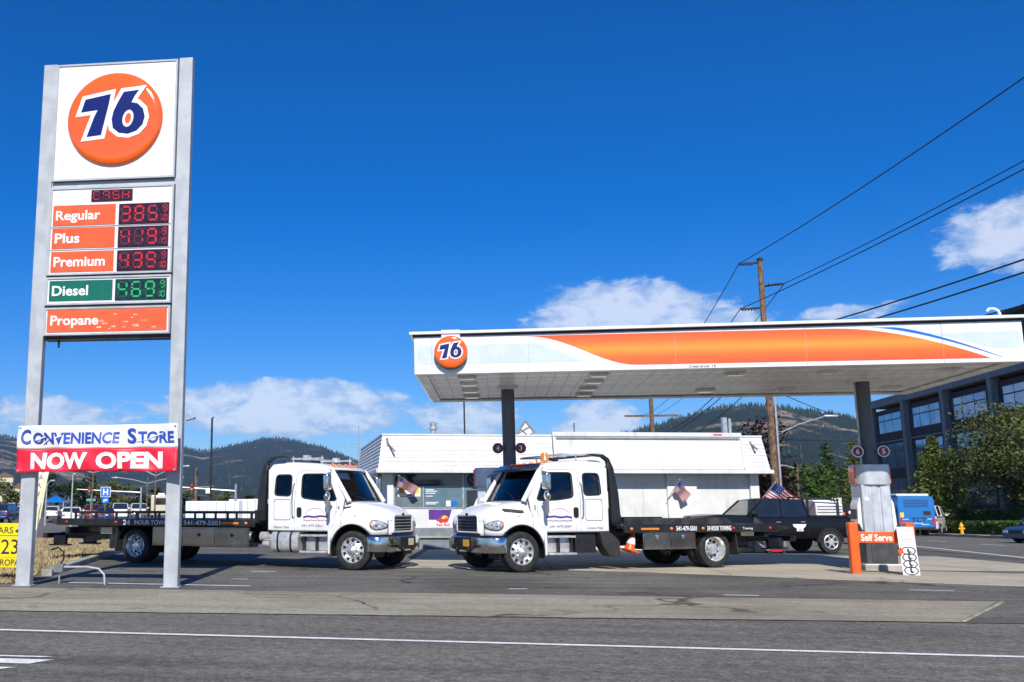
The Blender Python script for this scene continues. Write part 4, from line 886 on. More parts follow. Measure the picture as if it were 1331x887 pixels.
        # vent on the side of the hood
        m = MB(); q = [(-0.42, 1.40), (-0.22, 1.44), (-0.10, 1.46), (-0.12, 1.425), (-0.30, 1.385), (-0.40, 1.375)]
        if opt['vent']: q = [(-0.12, 1.36), (0.30, 1.40), (0.34, 1.37), (0.30, 1.32), (-0.04, 1.29), (-0.13, 1.31)]
        m.loft([[(x, s * (side_y(x, min(z, interp(HT, x) - 0.15)) + o), z) for x, z in q] for o in (-0.05, 0.022)]); m.build('hood_vent', 'black_plastic', ho, bev=0.01)
        m = MB(); m.sphere((0.05, s * (side_y(0.05, 1.22) + 0.0), 1.225), 0.025, 8, 6); m.build('side_marker', 'amber', T)
    for xq in (-0.30,):
        h = hood_half(xq); m = MB(); m.tube([(xq, -y * 1.002, z + 0.002) for y, z in h[::-1]] + [(xq, y * 1.002, z + 0.002) for y, z in h[1:]], 0.006, 5); m.build('hood_seam', 'grey_trim', ho)
    # ---- grille
    g = MB(); g.box(0.86, 0.905, -0.52, 0.52, 0.87, 1.23); gr = g.build('grille', 'black_plastic', T, bev=0.02)
    for k in range(5): m = MB(); z = 0.905 + k * 0.072; m.box(0.905, 0.935, -0.475, 0.475, z, z + 0.028); m.build('slat', opt['slat'], gr, bev=0.008)
    m = MB(); m.tube([(0.905, y, z) for y, z in rrect(-0.53, 0.86, 0.53, 1.245, 0.07) + [rrect(-0.53, 0.86, 0.53, 1.245, 0.07)[0]]], 0.022, 6, cap=False); m.build('surround', 'truck_white', gr)
    m = MB(); m.sphere((0.915, 0, 1.262), 0.06, 14, 8, (0.3, 1.3, 0.6)); m.build('badge', 'black_plastic', gr)
    # ---- bumper
    pl = [(0.40, 1.13), (0.62, 1.13), (0.80, 1.06), (0.93, 0.88), (0.99, 0.62), (1.02, 0.30), (1.02, -0.30), (0.99, -0.62), (0.93, -0.88), (0.80, -1.06), (0.62, -1.13), (0.40, -1.13)]
    m = MB(); m.loft([[(x, y, 0.42), (x + 0.03, y * 1.01, 0.45), (x + 0.045, y * 1.015, 0.60), (x + 0.03, y * 1.01, 0.745), (x, y, 0.765), (x - 0.05, y * 0.95, 0.74), (x - 0.05, y * 0.95, 0.44)] for x, y in pl]); bu = m.build('bumper', 'chrome', T, smooth=40)
    m = MB(); m.box(1.03, 1.085, -0.46, 0.46, 0.46, 0.745); m.box(1.0, 1.12, -0.34, -0.26, 0.42, 0.52); m.box(1.0, 1.12, 0.26, 0.34, 0.42, 0.52); m.build('bumper_insert', 'black_plastic', bu, bev=0.02)
    ny_ = 0.20 if vs > 0 else 0.16
    m = MB(); m.box(1.087, 1.095, ny_ - 0.15, ny_ + 0.15, 0.545, 0.70); m.build('number_plate', opt['plate'], bu)
    m = MB(); m.prism([(0.30, 1.02), (0.60, 0.99), (0.78, 0.84), (0.90, 0.56), (0.90, -0.56), (0.78, -0.84), (0.60, -0.99), (0.30, -1.02)], 'z', 0.765, 0.84); m.build('bumper_gap', 'black_plastic', T)
    # ---- roof lights
    for y in (-0.62, -0.31, 0, 0.31, 0.62): m = MB(); m.sphere((-0.80 + 0.06 * (1 - abs(y)), y, 2.45), 0.05, 10, 6, (1.5, 0.7, 0.55)); m.build('marker_lamp', 'amber', cabo)
    m = MB()
    if opt['visor']:
        v = MB(); v.loft([[(-0.42 + 0.13 * (1 - (y / 0.95) ** 2), y, 2.265), (-0.40 + 0.13 * (1 - (y / 0.95) ** 2), y, 2.30), (-0.60 + 0.10 * (1 - (y / 0.95) ** 2), y, 2.425), (-0.63 + 0.10 * (1 - (y / 0.95) ** 2), y, 2.405)] for y in [-0.97 + 1.94 * k / 10 for k in range(11)]]); v.build('sun_visor', 'visor_blue', cabo, smooth=40)
        b = MB(); b.lathe([(0.10, 2.49), (0.10, 2.53), (0.085, 2.55), (0.085, 2.64), (0.06, 2.69), (0.001, 2.70)], (-0.98, 0.55, 0), 'z', 16); b.build('beacon', 'amber', cabo, smooth=50)
        for y in (-0.9, 0.9): m.tube([(-1.15, y, 2.62), (-2.35, y, 2.66)], 0.022, 6)
        m.tube([(-1.22, -0.95, 2.63), (-1.22, 0.95, 2.63)], 0.03, 6); m.tube([(-2.20, -0.95, 2.66), (-2.20, 0.95, 2.66)], 0.03, 6); m.box(-1.30, -1.14, 0.80, 1.0, 2.58, 2.66)
        for y in (-0.9, 0.9): m.tube([(-1.6, y, 2.50), (-1.6, y, 2.63)], 0.016, 6)
    else:
        for y in (-0.75, 0.75): m.tube([(-0.95, y, 2.60), (-1.85, y, 2.60)], 0.022, 6); m.tube([(-1.0, y, 2.44), (-1.0, y, 2.66)], 0.018, 6); m.tube([(-1.80, y, 2.5), (-1.80, y, 2.66)], 0.018, 6)
        m.tube([(-1.4, -0.8, 2.60), (-1.4, 0.8, 2.60)], 0.025, 6); m.box(-1.47, -1.33, -0.85, -0.68, 2.56, 2.68); m.box(-1.47, -1.33, 0.68, 0.85, 2.56, 2.68)
    m.build('light_rack', 'aluminium', cabo)
    # ---- chassis
    m = MB()
    for y in (-0.45, 0.45): m.box(-WB - 0.9, 0.85, y - 0.05, y + 0.05, 0.60, 0.88)
    m.box(-0.12, 0.12, -0.95, 0.95, 0.38, 0.52); m.box(-WB - 0.12, -WB + 0.12, -0.95, 0.95, 0.36, 0.54); m.sphere((-WB, 0, 0.46), 0.24, 12, 8); m.tube([(-WB, 0, 0.5), (-1.6, 0, 0.62)], 0.06, 8); m.box(-0.5, 0.6, -0.42, 0.42, 0.5, 1.2); m.build('chassis', 'dark_steel', T)
    for s in (-1, 1):
        make_wheel(T, 0.0, s * 0.985, s, TR, False)
        make_wheel(T, -WB, s * 1.03, s, TR, True)
        w = make_wheel(T, -WB, s * 0.72, s, TR, True)
        # steps and tank
        m = MB(); m.box(-1.42, -0.70, s * 0.86, s * 1.10, 0.36, 0.41); m.box(-1.42, -0.70, s * 0.90, s * 1.06, 0.74, 0.79); st = m.build('step', 'aluminium', T, bev=0.01)
        m = MB(); m.box(-1.38, -0.74, s * 0.82, s * 0.92, 0.42, 0.80); m.build('step_panel', 'galvanised' if vs < 0 else 'aluminium', st, bev=0.01)
        m = MB(); m.box(-1.02, -0.98, s * 0.92, s * 1.02, 0.41, 0.74); m.box(-1.36, -1.32, s * 0.92, s * 1.02, 0.41, 0.74); m.build('step_bracket', 'black_plastic', st)
        if s == vs and not opt['visor']:
            m = MB(); m.prism(rrect(s * 0.82 - 0.28, 0.36, s * 0.82 + 0.28, 0.86, 0.16), 'x', -2.20, -1.46); tk = m.build('fuel_tank', 'aluminium', T, smooth=40)
            for x in (-2.02, -1.66): m = MB(); m.prism(rrect(s * 0.82 - 0.287, 0.353, s * 0.82 + 0.287, 0.867, 0.165), 'x', x - 0.025, x + 0.025); m.build('tank_strap', 'black_plastic', tk)
            m = MB(); m.tube([(-2.62, s * 0.85, 0.72), (-2.25, s * 0.85, 0.72)], 0.12, 12); m.tube([(-2.5, s * 0.95, 0.55), (-2.3, s * 0.95, 0.55)], 0.07, 10); m.build('air_tank', 'aluminium', T)
        elif s == vs:
            m = MB(); m.prism(rounded([(-2.34, 0.86), (-2.05, 0.86), (-2.12, 0.55), (-2.30, 0.30), (-2.58, 0.30), (-2.58, 0.66)], 0.06), 'y', s * 0.75, s * 1.08); m.build('corner_guard', 'mudflap', T, bev=0.02)
            m = MB(); m.box(-2.0, -1.45, s * 0.6, s * 0.98, 0.40, 0.84); m.build('battery_box', 'black_plastic', T, bev=0.02)
    # ---- rollback body
    b0, b1 = -2.56, -2.56 - BED
    bd = MB(); bd.box(b1, b0, -1.24, 1.24, 1.05, 1.12); bd.box(b1 + 0.2, b0, -0.62, -0.48, 0.88, 1.05); bd.box(b1 + 0.2, b0, 0.48, 0.62, 0.88, 1.05)
    bed = bd.build('bed', 'deck_steel', T, bev=0.006)
    for s in (-1, 1):
        m = MB(); m.box(b1 + 0.05, b0, s * 1.241, s * 1.30, 0.955, 1.135); rl_ = m.build('side_rail', 'black_paint', bed, bev=0.012)
        if opt['visor']:
            for (xa, xb) in ((b0 - 0.03, b0 - 3.15), (b0 - 3.75, b1 + 0.45)):
                m = MB(); m.prism([(xa, 1.136), (xa - 0.02, 1.29), (xb + 0.22, 1.29), (xb, 1.136)], 'y', s * 1.21, s * 1.26); m.build('side_board', 'deck_steel', bed, bev=0.008)
        else:
            m = MB(); m.tube([(b0, s * 1.26, 1.30), (b1 + 0.6, s * 1.26, 1.30)], 0.028, 8)
            for k in range(9): x = b0 - 0.1 - k * (BED - 0.8) / 8; m.bar((x, s * 1.26, 1.13), (x, s * 1.26, 1.30), 0.05)
            m.build('hand_rail', 'black_paint', bed)
        F_ = (lambda x, z: FRONT(x, -1.301, z)) if s < 0 else (lambda x, z: LEFTF(x, 1.301, z))
        xa = -WB + 1.05
        if vs < 0: text('24', 'print_white', rl_, F_(-WB - 0.18, 1.045), 0.22, 0.13, bold=0.03); text('HOUR TOWING', 'print_white', rl_, F_(-WB + 0.70, 1.045), 1.22, 0.11, bold=0.006); text('541-479-5501', 'print_white', rl_, F_(-WB + 2.2, 1.045), 1.10, 0.11, bold=0.006)
        else: text('541-479-5501', 'print_white', rl_, F_(b0 - 1.72, 1.045), 0.58, 0.11, bold=0.02); text('24 HOUR TOWING', 'print_white', rl_, F_(b0 - 2.66, 1.045), 0.70, 0.11, bold=0.02); text('Towing', 'print_white', rl_, F_(b1 + 1.0, 1.03), 0.30, 0.07)
        for k, x in enumerate((-2.76, -3.86, -4.76, -5.65, -6.75) if opt['visor'] else (-2.80, -3.42, -4.82, -6.85, -8.55)):
            m = MB(); m.sphere((x, s * 1.30, 1.045), 0.035, 8, 6, (1.2, 0.5, 1)); m.build('side_lamp', 'amber' if k < 3 else 'red_lens', rl_)
        m = MB(); m.box(b0 - 0.95, b0 - 0.45, s * 1.301, s * 1.306, 1.02, 1.065); m.build('reflector_strip', 'amber', rl_)
        # tool box between cab and rear wheels
        t0, t1 = (b0 - 0.55 if opt['visor'] else b0 - 0.18), -WB + 0.62
        m = MB(); m.box(t1, t0, s * 0.80, s * 1.235, 0.46, 0.945); tb = m.build('tool_box', 'stainless', T, bev=0.012)
        nd = 2 if opt['visor'] else 3
        for k in range(nd):
            xa_, xb_ = t0 + (t1 - t0) * k / nd, t0 + (t1 - t0) * (k + 1) / nd
            m = MB(); m.box(xb_ + 0.03, xa_ - 0.03, s * 1.237, s * 1.25, 0.50, 0.91); dr_ = m.build('box_door', 'stainless', tb, bev=0.006)
            m = MB(); m.lathe([(0.045, 0), (0.045, s * 0.012), (0.03, s * 0.014)], ((xa_ + xb_) / 2, s * 1.25, 0.75), 'y', 12); m.build('latch', 'chrome' if opt['visor'] else 'black_plastic', dr_)
        # fender, mud flap
        m = MB(); A = [math.pi * k / 12 for k in range(13)]
        m.loft([[(-WB + 0.54 * math.cos(a), s * 0.6, 0.47 + 0.50 * math.sin(a)), (-WB + 0.54 * math.cos(a), s * 1.2, 0.47 + 0.50 * math.sin(a))] for a in A[1:-1]], close=False, cap=False); m.build('rear_fender', 'black_plastic', T)
        m = MB(); m.prism([(-WB - 0.56, 0.95), (-WB - 0.62, 0.30), (-WB - 0.60, 0.30), (-WB - 0.53, 0.95)], 'y', s * 0.62, s * 1.22); m.build('mud_flap', 'mudflap', T)
        if not opt['visor']:
            m = MB(); m.prism([(-WB - 0.50, 0.95), (-WB - 0.95, 0.95), (-WB - 0.95, 0.36), (-WB - 0.62, 0.36)], 'y', s * 1.02, s * 1.05); m.build('side_skirt', 'black_paint', T, bev=0.01)
    # cross members, rear of the bed, towing stinger
    m = MB()
    for k in range(7): x = b1 + 0.3 + k * (BED - 0.6) / 6; m.box(x - 0.04, x + 0.04, -1.2, 1.2, 0.965, 1.049)
    m.build('cross_members', 'black_paint', bed)
    m = MB(); m.prism([(b1, 1.12), (b1 - 0.35, 1.05), (b1 - 0.36, 1.02), (b1, 0.98)], 'y', -1.24, 1.24); m.build('tail_ramp', 'deck_steel', bed, bev=0.008)
    m = MB(); m.box(b1 + 0.3, b1 + 0.42, -1.2, 1.2, 0.72, 0.90); m.build('rear_bumper', 'black_paint', T, bev=0.01)
    for s in (-1, 1): m = MB(); m.box(b1 + 0.27, b1 + 0.30, s * 0.85, s * 1.1, 0.76, 0.86); m.build('tail_lamp', 'red_lens', T, bev=0.01)
    m = MB(); m.box(b1 - 0.9, -WB - 0.6, -0.12, 0.12, 0.56, 0.74); m.prism([(-WB - 0.9, 0.9), (b1 + 0.2, 0.62), (b1 + 0.2, 0.5), (-WB - 0.9, 0.7)], 'y', -0.3, 0.3); m.box(b1 - 0.95, b1 - 0.80, -0.75, 0.75, 0.58, 0.72)
    for y in (-0.6, 0.6): m.box(b1 - 0.65, b1 - 0.2, y - 0.05, y + 0.05, 0.42, 0.66); m.box(b1 - 0.75, b1 - 0.10, y - 0.12, y + 0.12, 0.38, 0.42)
    stg = m.build('tow_stinger', 'black_paint', T, bev=0.012)
    m = MB(); m.box(b1 - 0.98, b1 - 0.95, 0.55, 0.74, 0.59, 0.71); m.box(b1 - 0.98, b1 - 0.95, -0.74, -0.55, 0.59, 0.71); m.build('reflector', 'red_lens', stg)
    m = MB(); m.box(-WB - 1.25, -WB - 0.86, vs * 1.05, vs * 1.06, 0.74, 0.90); m.build('rear_plate', 'plate_cream', T)
    # headboard arch behind the cab
    ar = [(-2.60, 1.10), (-2.56, 1.75), (-2.44, 2.30), (-2.33, 2.52), (-2.18, 2.62), (-1.72, 2.66), (-1.72, 2.62), (-2.14, 2.56), (-2.25, 2.46), (-2.345, 2.26), (-2.42, 1.72), (-2.42, 1.10)] if False else [(-2.62, 1.10), (-2.58, 1.75), (-2.47, 2.34), (-2.36, 2.56), (-2.22, 2.64), (-1.85, 2.66), (-1.85, 2.61), (-2.20, 2.585), (-2.335, 2.49), (-2.36, 2.30), (-2.38, 1.75), (-2.38, 1.10)]
    hb = MB()
    for s in (-1, 1): hb.prism(ar, 'y', s * 0.97, s * 1.11)
    hb.box(-2.58, -2.40, -0.97, 0.97, 1.12, 1.26); hb.box(-2.50, -2.40, -0.97, 0.97, 1.80, 1.88); hb.box(-2.42, -2.37, -0.97, 0.97, 2.30, 2.38); hb.box(-2.1, -2.0, -0.97, 0.97, 2.605, 2.63)
    for k in range(9): hb.tube([(-2.47, -0.8 + 0.2 * k, 1.26), (-2.44, -0.8 + 0.2 * k, 2.32)], 0.014, 5)
    hb.build('headboard', 'black_paint', T, bev=0.008)
    # winch box
    m = MB(); m.box(b0 - 0.6, b0 - 0.08, -0.35, 0.35, 1.121, 1.36); m.tube([(b0 - 0.35, -0.30, 1.40), (b0 - 0.35, 0.30, 1.40)], 0.12, 12); m.build('winch', 'black_paint', bed, bev=0.02)
    # the nose of this model is short: draw the front in
    for o in [T] + list(T.children_recursive):
        if o.type == 'MESH' and o.name.split('.')[0] not in ('wheel', 'rim', 'lug_nuts', 'hand_holes'):
            for v in o.data.vertices:
                if v.co.x > 0.45: v.co.x = 0.45 + (v.co.x - 0.45) * 0.76
    return T
TL = tow_truck('white tow truck facing right with long black flatbed behind sign post', (-3.025, 23.207, 0), -18.0, 6.30, 6.4, dict(side=-1, visor=False, number='4', plate='plate_cream', vent=False, slat='grey_trim'))
TRK = tow_truck('white tow truck facing left under the canopy with dark windscreen visor', (-0.03, 22.93, 0), 208.0, 5.2, 4.5, dict(side=1, visor=True, number='5', plate='plate_amber', vent=True, slat='visor_blue'))
for ch in TRK.children:
    if ch.name.split('.')[0] == 'bed': ch.location.z = -0.11
# hazard sign inside the left windscreen is part of the cab; traffic cone hangs on the right truck
def cone(loc, rot):
    t = thing('traffic_cone', 'orange traffic cone with white band stuck on right truck', 'traffic cone', loc); t.rotation_euler = rot
    m = MB(); m.lathe([(0.155, 0.03), (0.135, 0.10), (0.055, 0.50), (0.03, 0.52), (0.001, 0.52)], n=24); m.build('body', 'orange_plastic', t, smooth=40)
    m = MB(); m.lathe([(0.119, 0.20), (0.085, 0.37)], n=24, cap=False); m.build('band', 'print_white', t)
    m = MB(); m.prism(rrect(-0.2, -0.2, 0.2, 0.2, 0.04), 'z', 0, 0.035); m.build('base', 'orange_plastic', t, bev=0.008)
    return t
def on_truck(T, x, y, z):
    a = T.rotation_euler.z; return (T.location.x + x * math.cos(a) - y * math.sin(a), T.location.y + x * math.sin(a) + y * math.cos(a), z)
cc_ = cone(on_truck(TRK, -2.80, 1.10, 0.42), (0, R(-18), R(208))); cc_.scale = (0.85, 0.85, 0.85)
# ================================================================ the store
pm('siding_white', (0.70, 0.71, 0.69), 0.5, var=0.05, scale=1.5, streak=0.35); pm('wall_white', (0.71, 0.72, 0.69), 0.6, var=0.06, scale=0.8, bump=0.05, streak=0.35)
pm('wainscot', (0.20, 0.23, 0.25), 0.6, var=0.1); pm('window_film', (0.16, 0.20, 0.23), 0.25, var=0.08, scale=2, coat=0.4)
pm('film_blue', (0.12, 0.20, 0.25), 0.25, var=0.08, coat=0.4); pm('poster_orange', (0.85, 0.35, 0.03), 0.5); pm('poster_yellow', (0.90, 0.62, 0.05), 0.5); pm('roof_membrane', (0.30, 0.30, 0.29), 0.8, var=0.15)
pm('glass_black', (0.012, 0.015, 0.020), 0.06, var=0.1, coat=0.6)
ST = thing('store', 'low white store building with sloped siding roofline behind the trucks', 'building', (-4.06, 32.75, 0), 13)
W_, D_ = 13.95, 9.0
m = MB()
m.box(0.42, 13.4, 0.55, D_, -0.6, 2.64); body = m.build('wall', 'wall_white', ST)
m = MB(); m.box(0.6, W_ - 0.6, 0.6, D_, 2.65, 3.85); m.build('roof', 'roof_membrane', ST)
# sloped roofline: lapped boards, one by one
def mans(u0, u1, rows, z0=2.74, z1=3.90, name='siding_board', side=0):
    for k in range(rows):
        za = z0 + (z1 - z0) * k / rows; zb = z0 + (z1 - z0) * (k + 1) / rows + 0.012
        ya = 0.17 * (za - z0) / (z1 - z0); yb = 0.17 * (zb - z0) / (z1 - z0)
        m = MB()
        if side == 0: m.loft([[(x, ya - 0.018, za), (x, ya, za), (x, yb + 0.012, zb), (x, yb, zb)] for x in (u0 + (ya if u0 < 0.1 else 0), u1 - (ya if u1 > W_ - 0.1 else 0))])
        elif side < 0: m.loft([[(ya - 0.028, y, za), (ya, y, za), (yb + 0.012, y, zb), (yb, y, zb)] for y in (ya, D_)])
        else: m.loft([[(W_ - ya + 0.028, y, za), (W_ - ya, y, za), (W_ - yb - 0.012, y, zb), (W_ - yb, y, zb)] for y in (ya, D_)])
        m.build(name, 'siding_white', ST, smooth=0)
mans(0.0, 6.15, 9); mans(13.05, W_, 9); mans(0, 0, 9, side=-1); mans(0, 0, 9, side=1)
m = MB(); m.prism([(0.52, 2.66), (0.47, 3.9), (D_, 3.9), (D_, 2.66)], 'x', 0.3, W_ - 0.3) if False else m.box(0.24, W_ - 0.24, 0.24, D_ - 0.02, 2.66, 3.88); m.build('parapet_core', 'wall_white', ST)
# smooth sign panel on the right-hand part
m = MB(); m.loft([[(x, -0.04, 2.75), (x, 0.03, 2.75), (x, 0.20, 3.93), (x, 0.13, 3.93)] for x in (6.18, 13.02)]); pnl = m.build('sign_panel', 'wall_white', ST)
m = MB(); m.box(6.16, 13.04, 0.09, 0.26, 3.90, 4.05); m.build('cornice', 'siding_white', ST, bev=0.01)
m = MB(); m.box(6.30, 12.95, 0.08, 0.11, 3.80, 3.862); m.build('light_strip', 'grey_trim', ST)
for x in (6.18, 12.98): m = MB(); m.bar((x + 0.03, -0.045, 2.78), (x + 0.03, 0.125, 3.89), 0.07, 0.05); m.build('edge_trim', 'siding_white', ST)
m = MB(); m.box(0.14, 6.15, 0.14, 0.28, 3.90, 3.96); m.box(13.06, W_ - 0.14, 0.14, 0.28, 3.90, 3.96); m.box(0.14, 0.28, 0.28, D_, 3.90, 3.96); m.build('coping', 'siding_white', ST)
m = MB(); m.box(-0.05, W_ + 0.10, -0.10, -0.03, 2.60, 2.735); m.box(-0.08, -0.03, -0.03, D_, 2.60, 2.735); m.build('gutter', 'siding_white', ST, bev=0.012)
m = MB(); m.box(-0.03, W_ + 0.05, -0.03, 0.62, 2.60, 2.65); m.box(-0.03, 0.5, 0.62, D_, 2.60, 2.65); m.build('eave_soffit', 'siding_white', ST)
# front: recessed white bays and piers on the right
for x0, x1, dy in ((10.36, 11.43, 0.12), (13.40, 13.72, 0.14), (6.9, 7.4, 0.12)):
    m = MB(); m.box(x0, x1, 0.55 - dy, 0.549, -0.5, 2.598); m.build('pier', 'wall_white', ST, bev=0.006)
m = MB(); m.box(7.4, 10.36, 0.50, 0.549, 2.32, 2.36); m.box(11.43, 13.40, 0.50, 0.549, 2.32, 2.36); m.box(8.0, 8.02, 0.535, 0.549, -0.3, 2.32); m.build('bay_trim', 'siding_white', ST)
text('MI-BOX', 'print_grey', body, FRONT(10.95, 0.427, 1.30), 0.2, 0.14) if False else None
m = MB(); m.box(10.86, 11.06, 0.424, 0.429, 1.20, 1.46); m.build('notice', 'print_white', ST)
m = MB(); m.box(10.42, 10.56, 0.38, 0.43, 0.62, 0.72); m.build('wall_vent', 'print_red', ST)
# shop front on the left
def panel(name, x0, x1, z0, z1, mat, y=0.52, th=0.03, par=None, bev=0.004):
    m = MB(); m.box(x0, x1, y, y + th, z0, z1); return m.build(name, mat, par or ST, bev=bev)
panel('window_upper', 0.62, 3.00, 2.16, 2.58, 'glass_black', 0.515); panel('window_film', 0.62, 1.60, 1.42, 2.13, 'window_film', 0.512); panel('window_film', 1.64, 3.00, 1.42, 2.13, 'film_blue', 0.512)
for (x0, x1, z0, z1) in ((0.58, 3.04, 2.13, 2.16), (0.58, 3.04, 1.38, 1.42), (0.58, 0.62, 1.42, 2.58), (1.60, 1.64, 1.42, 2.13), (3.00, 3.06, 0.0, 2.58)): panel('window_bar', x0, x1, z0, z1, 'galvanised', 0.49, 0.055)
p1 = panel('poster', 0.72, 1.52, 1.80, 2.12, 'print_white', 0.505, 0.006); panel('poster_print', 0.77, 0.95, 1.90, 2.10, 'poster_orange', 0.5025, 0.003, p1); panel('poster_print', 1.27, 1.47, 1.90, 2.10, 'poster_yellow', 0.5025, 0.003, p1); panel('poster_print', 1.04, 1.20, 1.83, 1.88, 'print_black', 0.5025, 0.003, p1)
for k, (w, z) in enumerate(((0.30, 2.02), (0.40, 1.97), (0.35, 1.90), (0.25, 1.80), (0.45, 1.58), (0.36, 1.53))): panel('window_lettering', 1.70, 1.70 + w, z, z + 0.028, 'print_white', 0.508, 0.003)
panel('window_sticker', 2.42, 2.58, 1.46, 1.66, 'print_white', 0.507, 0.004); panel('window_sticker', 2.60, 2.80, 1.46, 1.66, 'fascia_blue', 0.507, 0.004)
panel('lower_wall', 0.43, 6.8, 0.72, 1.375, 'siding_white', 0.51); panel('wainscot', 0.43, 3.0, 0.45, 0.72, 'wainscot', 0.50, 0.045); panel('sill_ledge', 0.43, 6.8, 0.38, 0.45, 'concrete', 0.44, 0.11); panel('plinth', 0.43, 6.8, -0.4, 0.38, 'wainscot', 0.515)
panel('corner_post', 0.34, 0.56, -0.2, 2.598, 'siding_white', 0.40, 0.2); panel('corner_post', 0.08, 0.2, -0.2, 2.598, 'wainscot', 0.9, 0.1)
dr = panel('door', 3.07, 3.95, -0.1, 2.10, 'film_blue', 0.505); panel('door_glass', 3.15, 3.87, 1.0, 2.02, 'glass_black', 0.495, 0.01, dr); panel('transom', 3.07, 3.95, 2.14, 2.58, 'window_film', 0.51); panel('door_handle', 3.12, 3.16, 0.95, 1.3, 'chrome', 0.44, 0.03, dr)
m = MB(); m.lathe([(0.001, -0.01), (0.26, -0.01), (0.26, 0.03)], (3.45, 0.44, 2.38), 'y', 24); o = m.build('oval_sign', 'print_black', ST); o.scale = (1, 1, 1)
plate('oval_rim', [circle(3.45, 2.38, 0.20, 24, 0.6), circle(3.45, 2.38, 0.17, 24, 0.58)], 'fascia_blue', ST, FRONT(0, 0.427, 0), 0.004)
panel('shop_window', 4.15, 6.5, 1.42, 2.5, 'glass_black', 0.512)
ad = panel('drink_poster', 1.80, 2.62, 0.74, 1.35, 'print_white', 0.502, 0.006)
plate('poster_purple', [[(1.80, 1.35), (2.62, 1.35), (2.50, 1.0), (1.80, 1.0)]], 'print_purple', ad, FRONT(0, 0.4995, 0), 0.004)
plate('poster_sun', [circle(2.36, 1.02, 0.13, 18)], 'poster_yellow', ad, FRONT(0, 0.496, 0), 0.003)
plate('poster_bull', [[(2.05, 0.98), (2.18, 1.06), (2.34, 1.02), (2.44, 1.10), (2.50, 0.98), (2.42, 0.90), (2.30, 0.92), (2.20, 0.88), (2.14, 0.94)]], 'print_red', ad, FRONT(0, 0.494, 0), 0.003)
text('Red Bull', 'print_red', ad, FRONT(2.30, 0.497, 0.83), 0.46, 0.10, bold=0.02)
m = MB(); m.lathe([(0.11, 3.8), (0.11, 4.25), (0.17, 4.27), (0.17, 4.32), (0.11, 4.34), (0.11, 4.42), (0.15, 4.46), (0.15, 4.5), (0.001, 4.55)], (2.25, 2.0, 0), 'z', 16); m.build('flue_pipe', 'galvanised', ST)
m = MB(); m.tube([(3.42, 2.0, 3.8), (3.42, 2.0, 6.4)], 0.03, 8); m.build('mast', 'dark_steel', ST)
m = MB(); m.tube([(0.3, 2.6, 3.0), (0.3, 2.6, 3.95)], 0.03, 6) if False else None
for px_, h in ((7.4, 0.55),): m = MB(); m.tube([(px_, 1.5, 3.85), (px_, 1.5, 3.95 + h)], 0.02, 6); m.build('roof_rod', 'dark_steel', ST)
m = MB(); m.box(13.30, 13.46, 2.0, 2.16, 3.85, 4.78); m.box(13.52, 13.62, 2.0, 2.16, 3.85, 4.74); m.build('roof_duct', 'galvanised', ST)
m = MB()   # tilted rack on the roof
q = [(5.35, 4.10), (5.72, 4.62), (6.05, 4.18), (5.60, 3.98)]
for a, b in zip(q, q[1:] + q[:1]): m.bar((a[0], 2.0, a[1]), (b[0], 2.0, b[1]), 0.05)
m.bar((5.35, 2.0, 4.10), (5.88, 2.0, 4.40), 0.03); m.bar((5.50, 2.0, 4.32), (5.80, 2.0, 4.08), 0.03); m.tube([(5.7, 2.0, 3.8), (5.7, 2.0, 4.1)], 0.03, 6); rk = m.build('roof_rack', 'grey_trim', ST)
plate('rack_sheet', [q], 'lamp_glass', rk, FRONT(0, 2.03, 0), 0.01)
m = MB(); m.tube([(0.35, 0.08, 3.62), (0.50, -0.10, 3.40), (0.55, -0.15, 3.32)], 0.03, 8); m.tube([(0.32, 0.12, 3.80), (0.34, 0.10, 3.55)], 0.04, 8); m.build('flood_lamp', 'grey_trim', ST)
m = MB(); m.tube([(13.40, 0.05, 3.62), (13.48, -0.10, 3.45)], 0.035, 8); m.tube([(13.35, 0.12, 3.75), (13.40, 0.06, 3.6)], 0.03, 6); m.build('flood_lamp', 'grey_trim', ST)
text('notice', 'print_red', ST, FRONT(12.2, 0.355, 3.98), 0.30, 0.05) if False else panel('red_sticker', 12.0, 12.32, 3.95, 4.0, 'print_red', 0.085, 0.004)
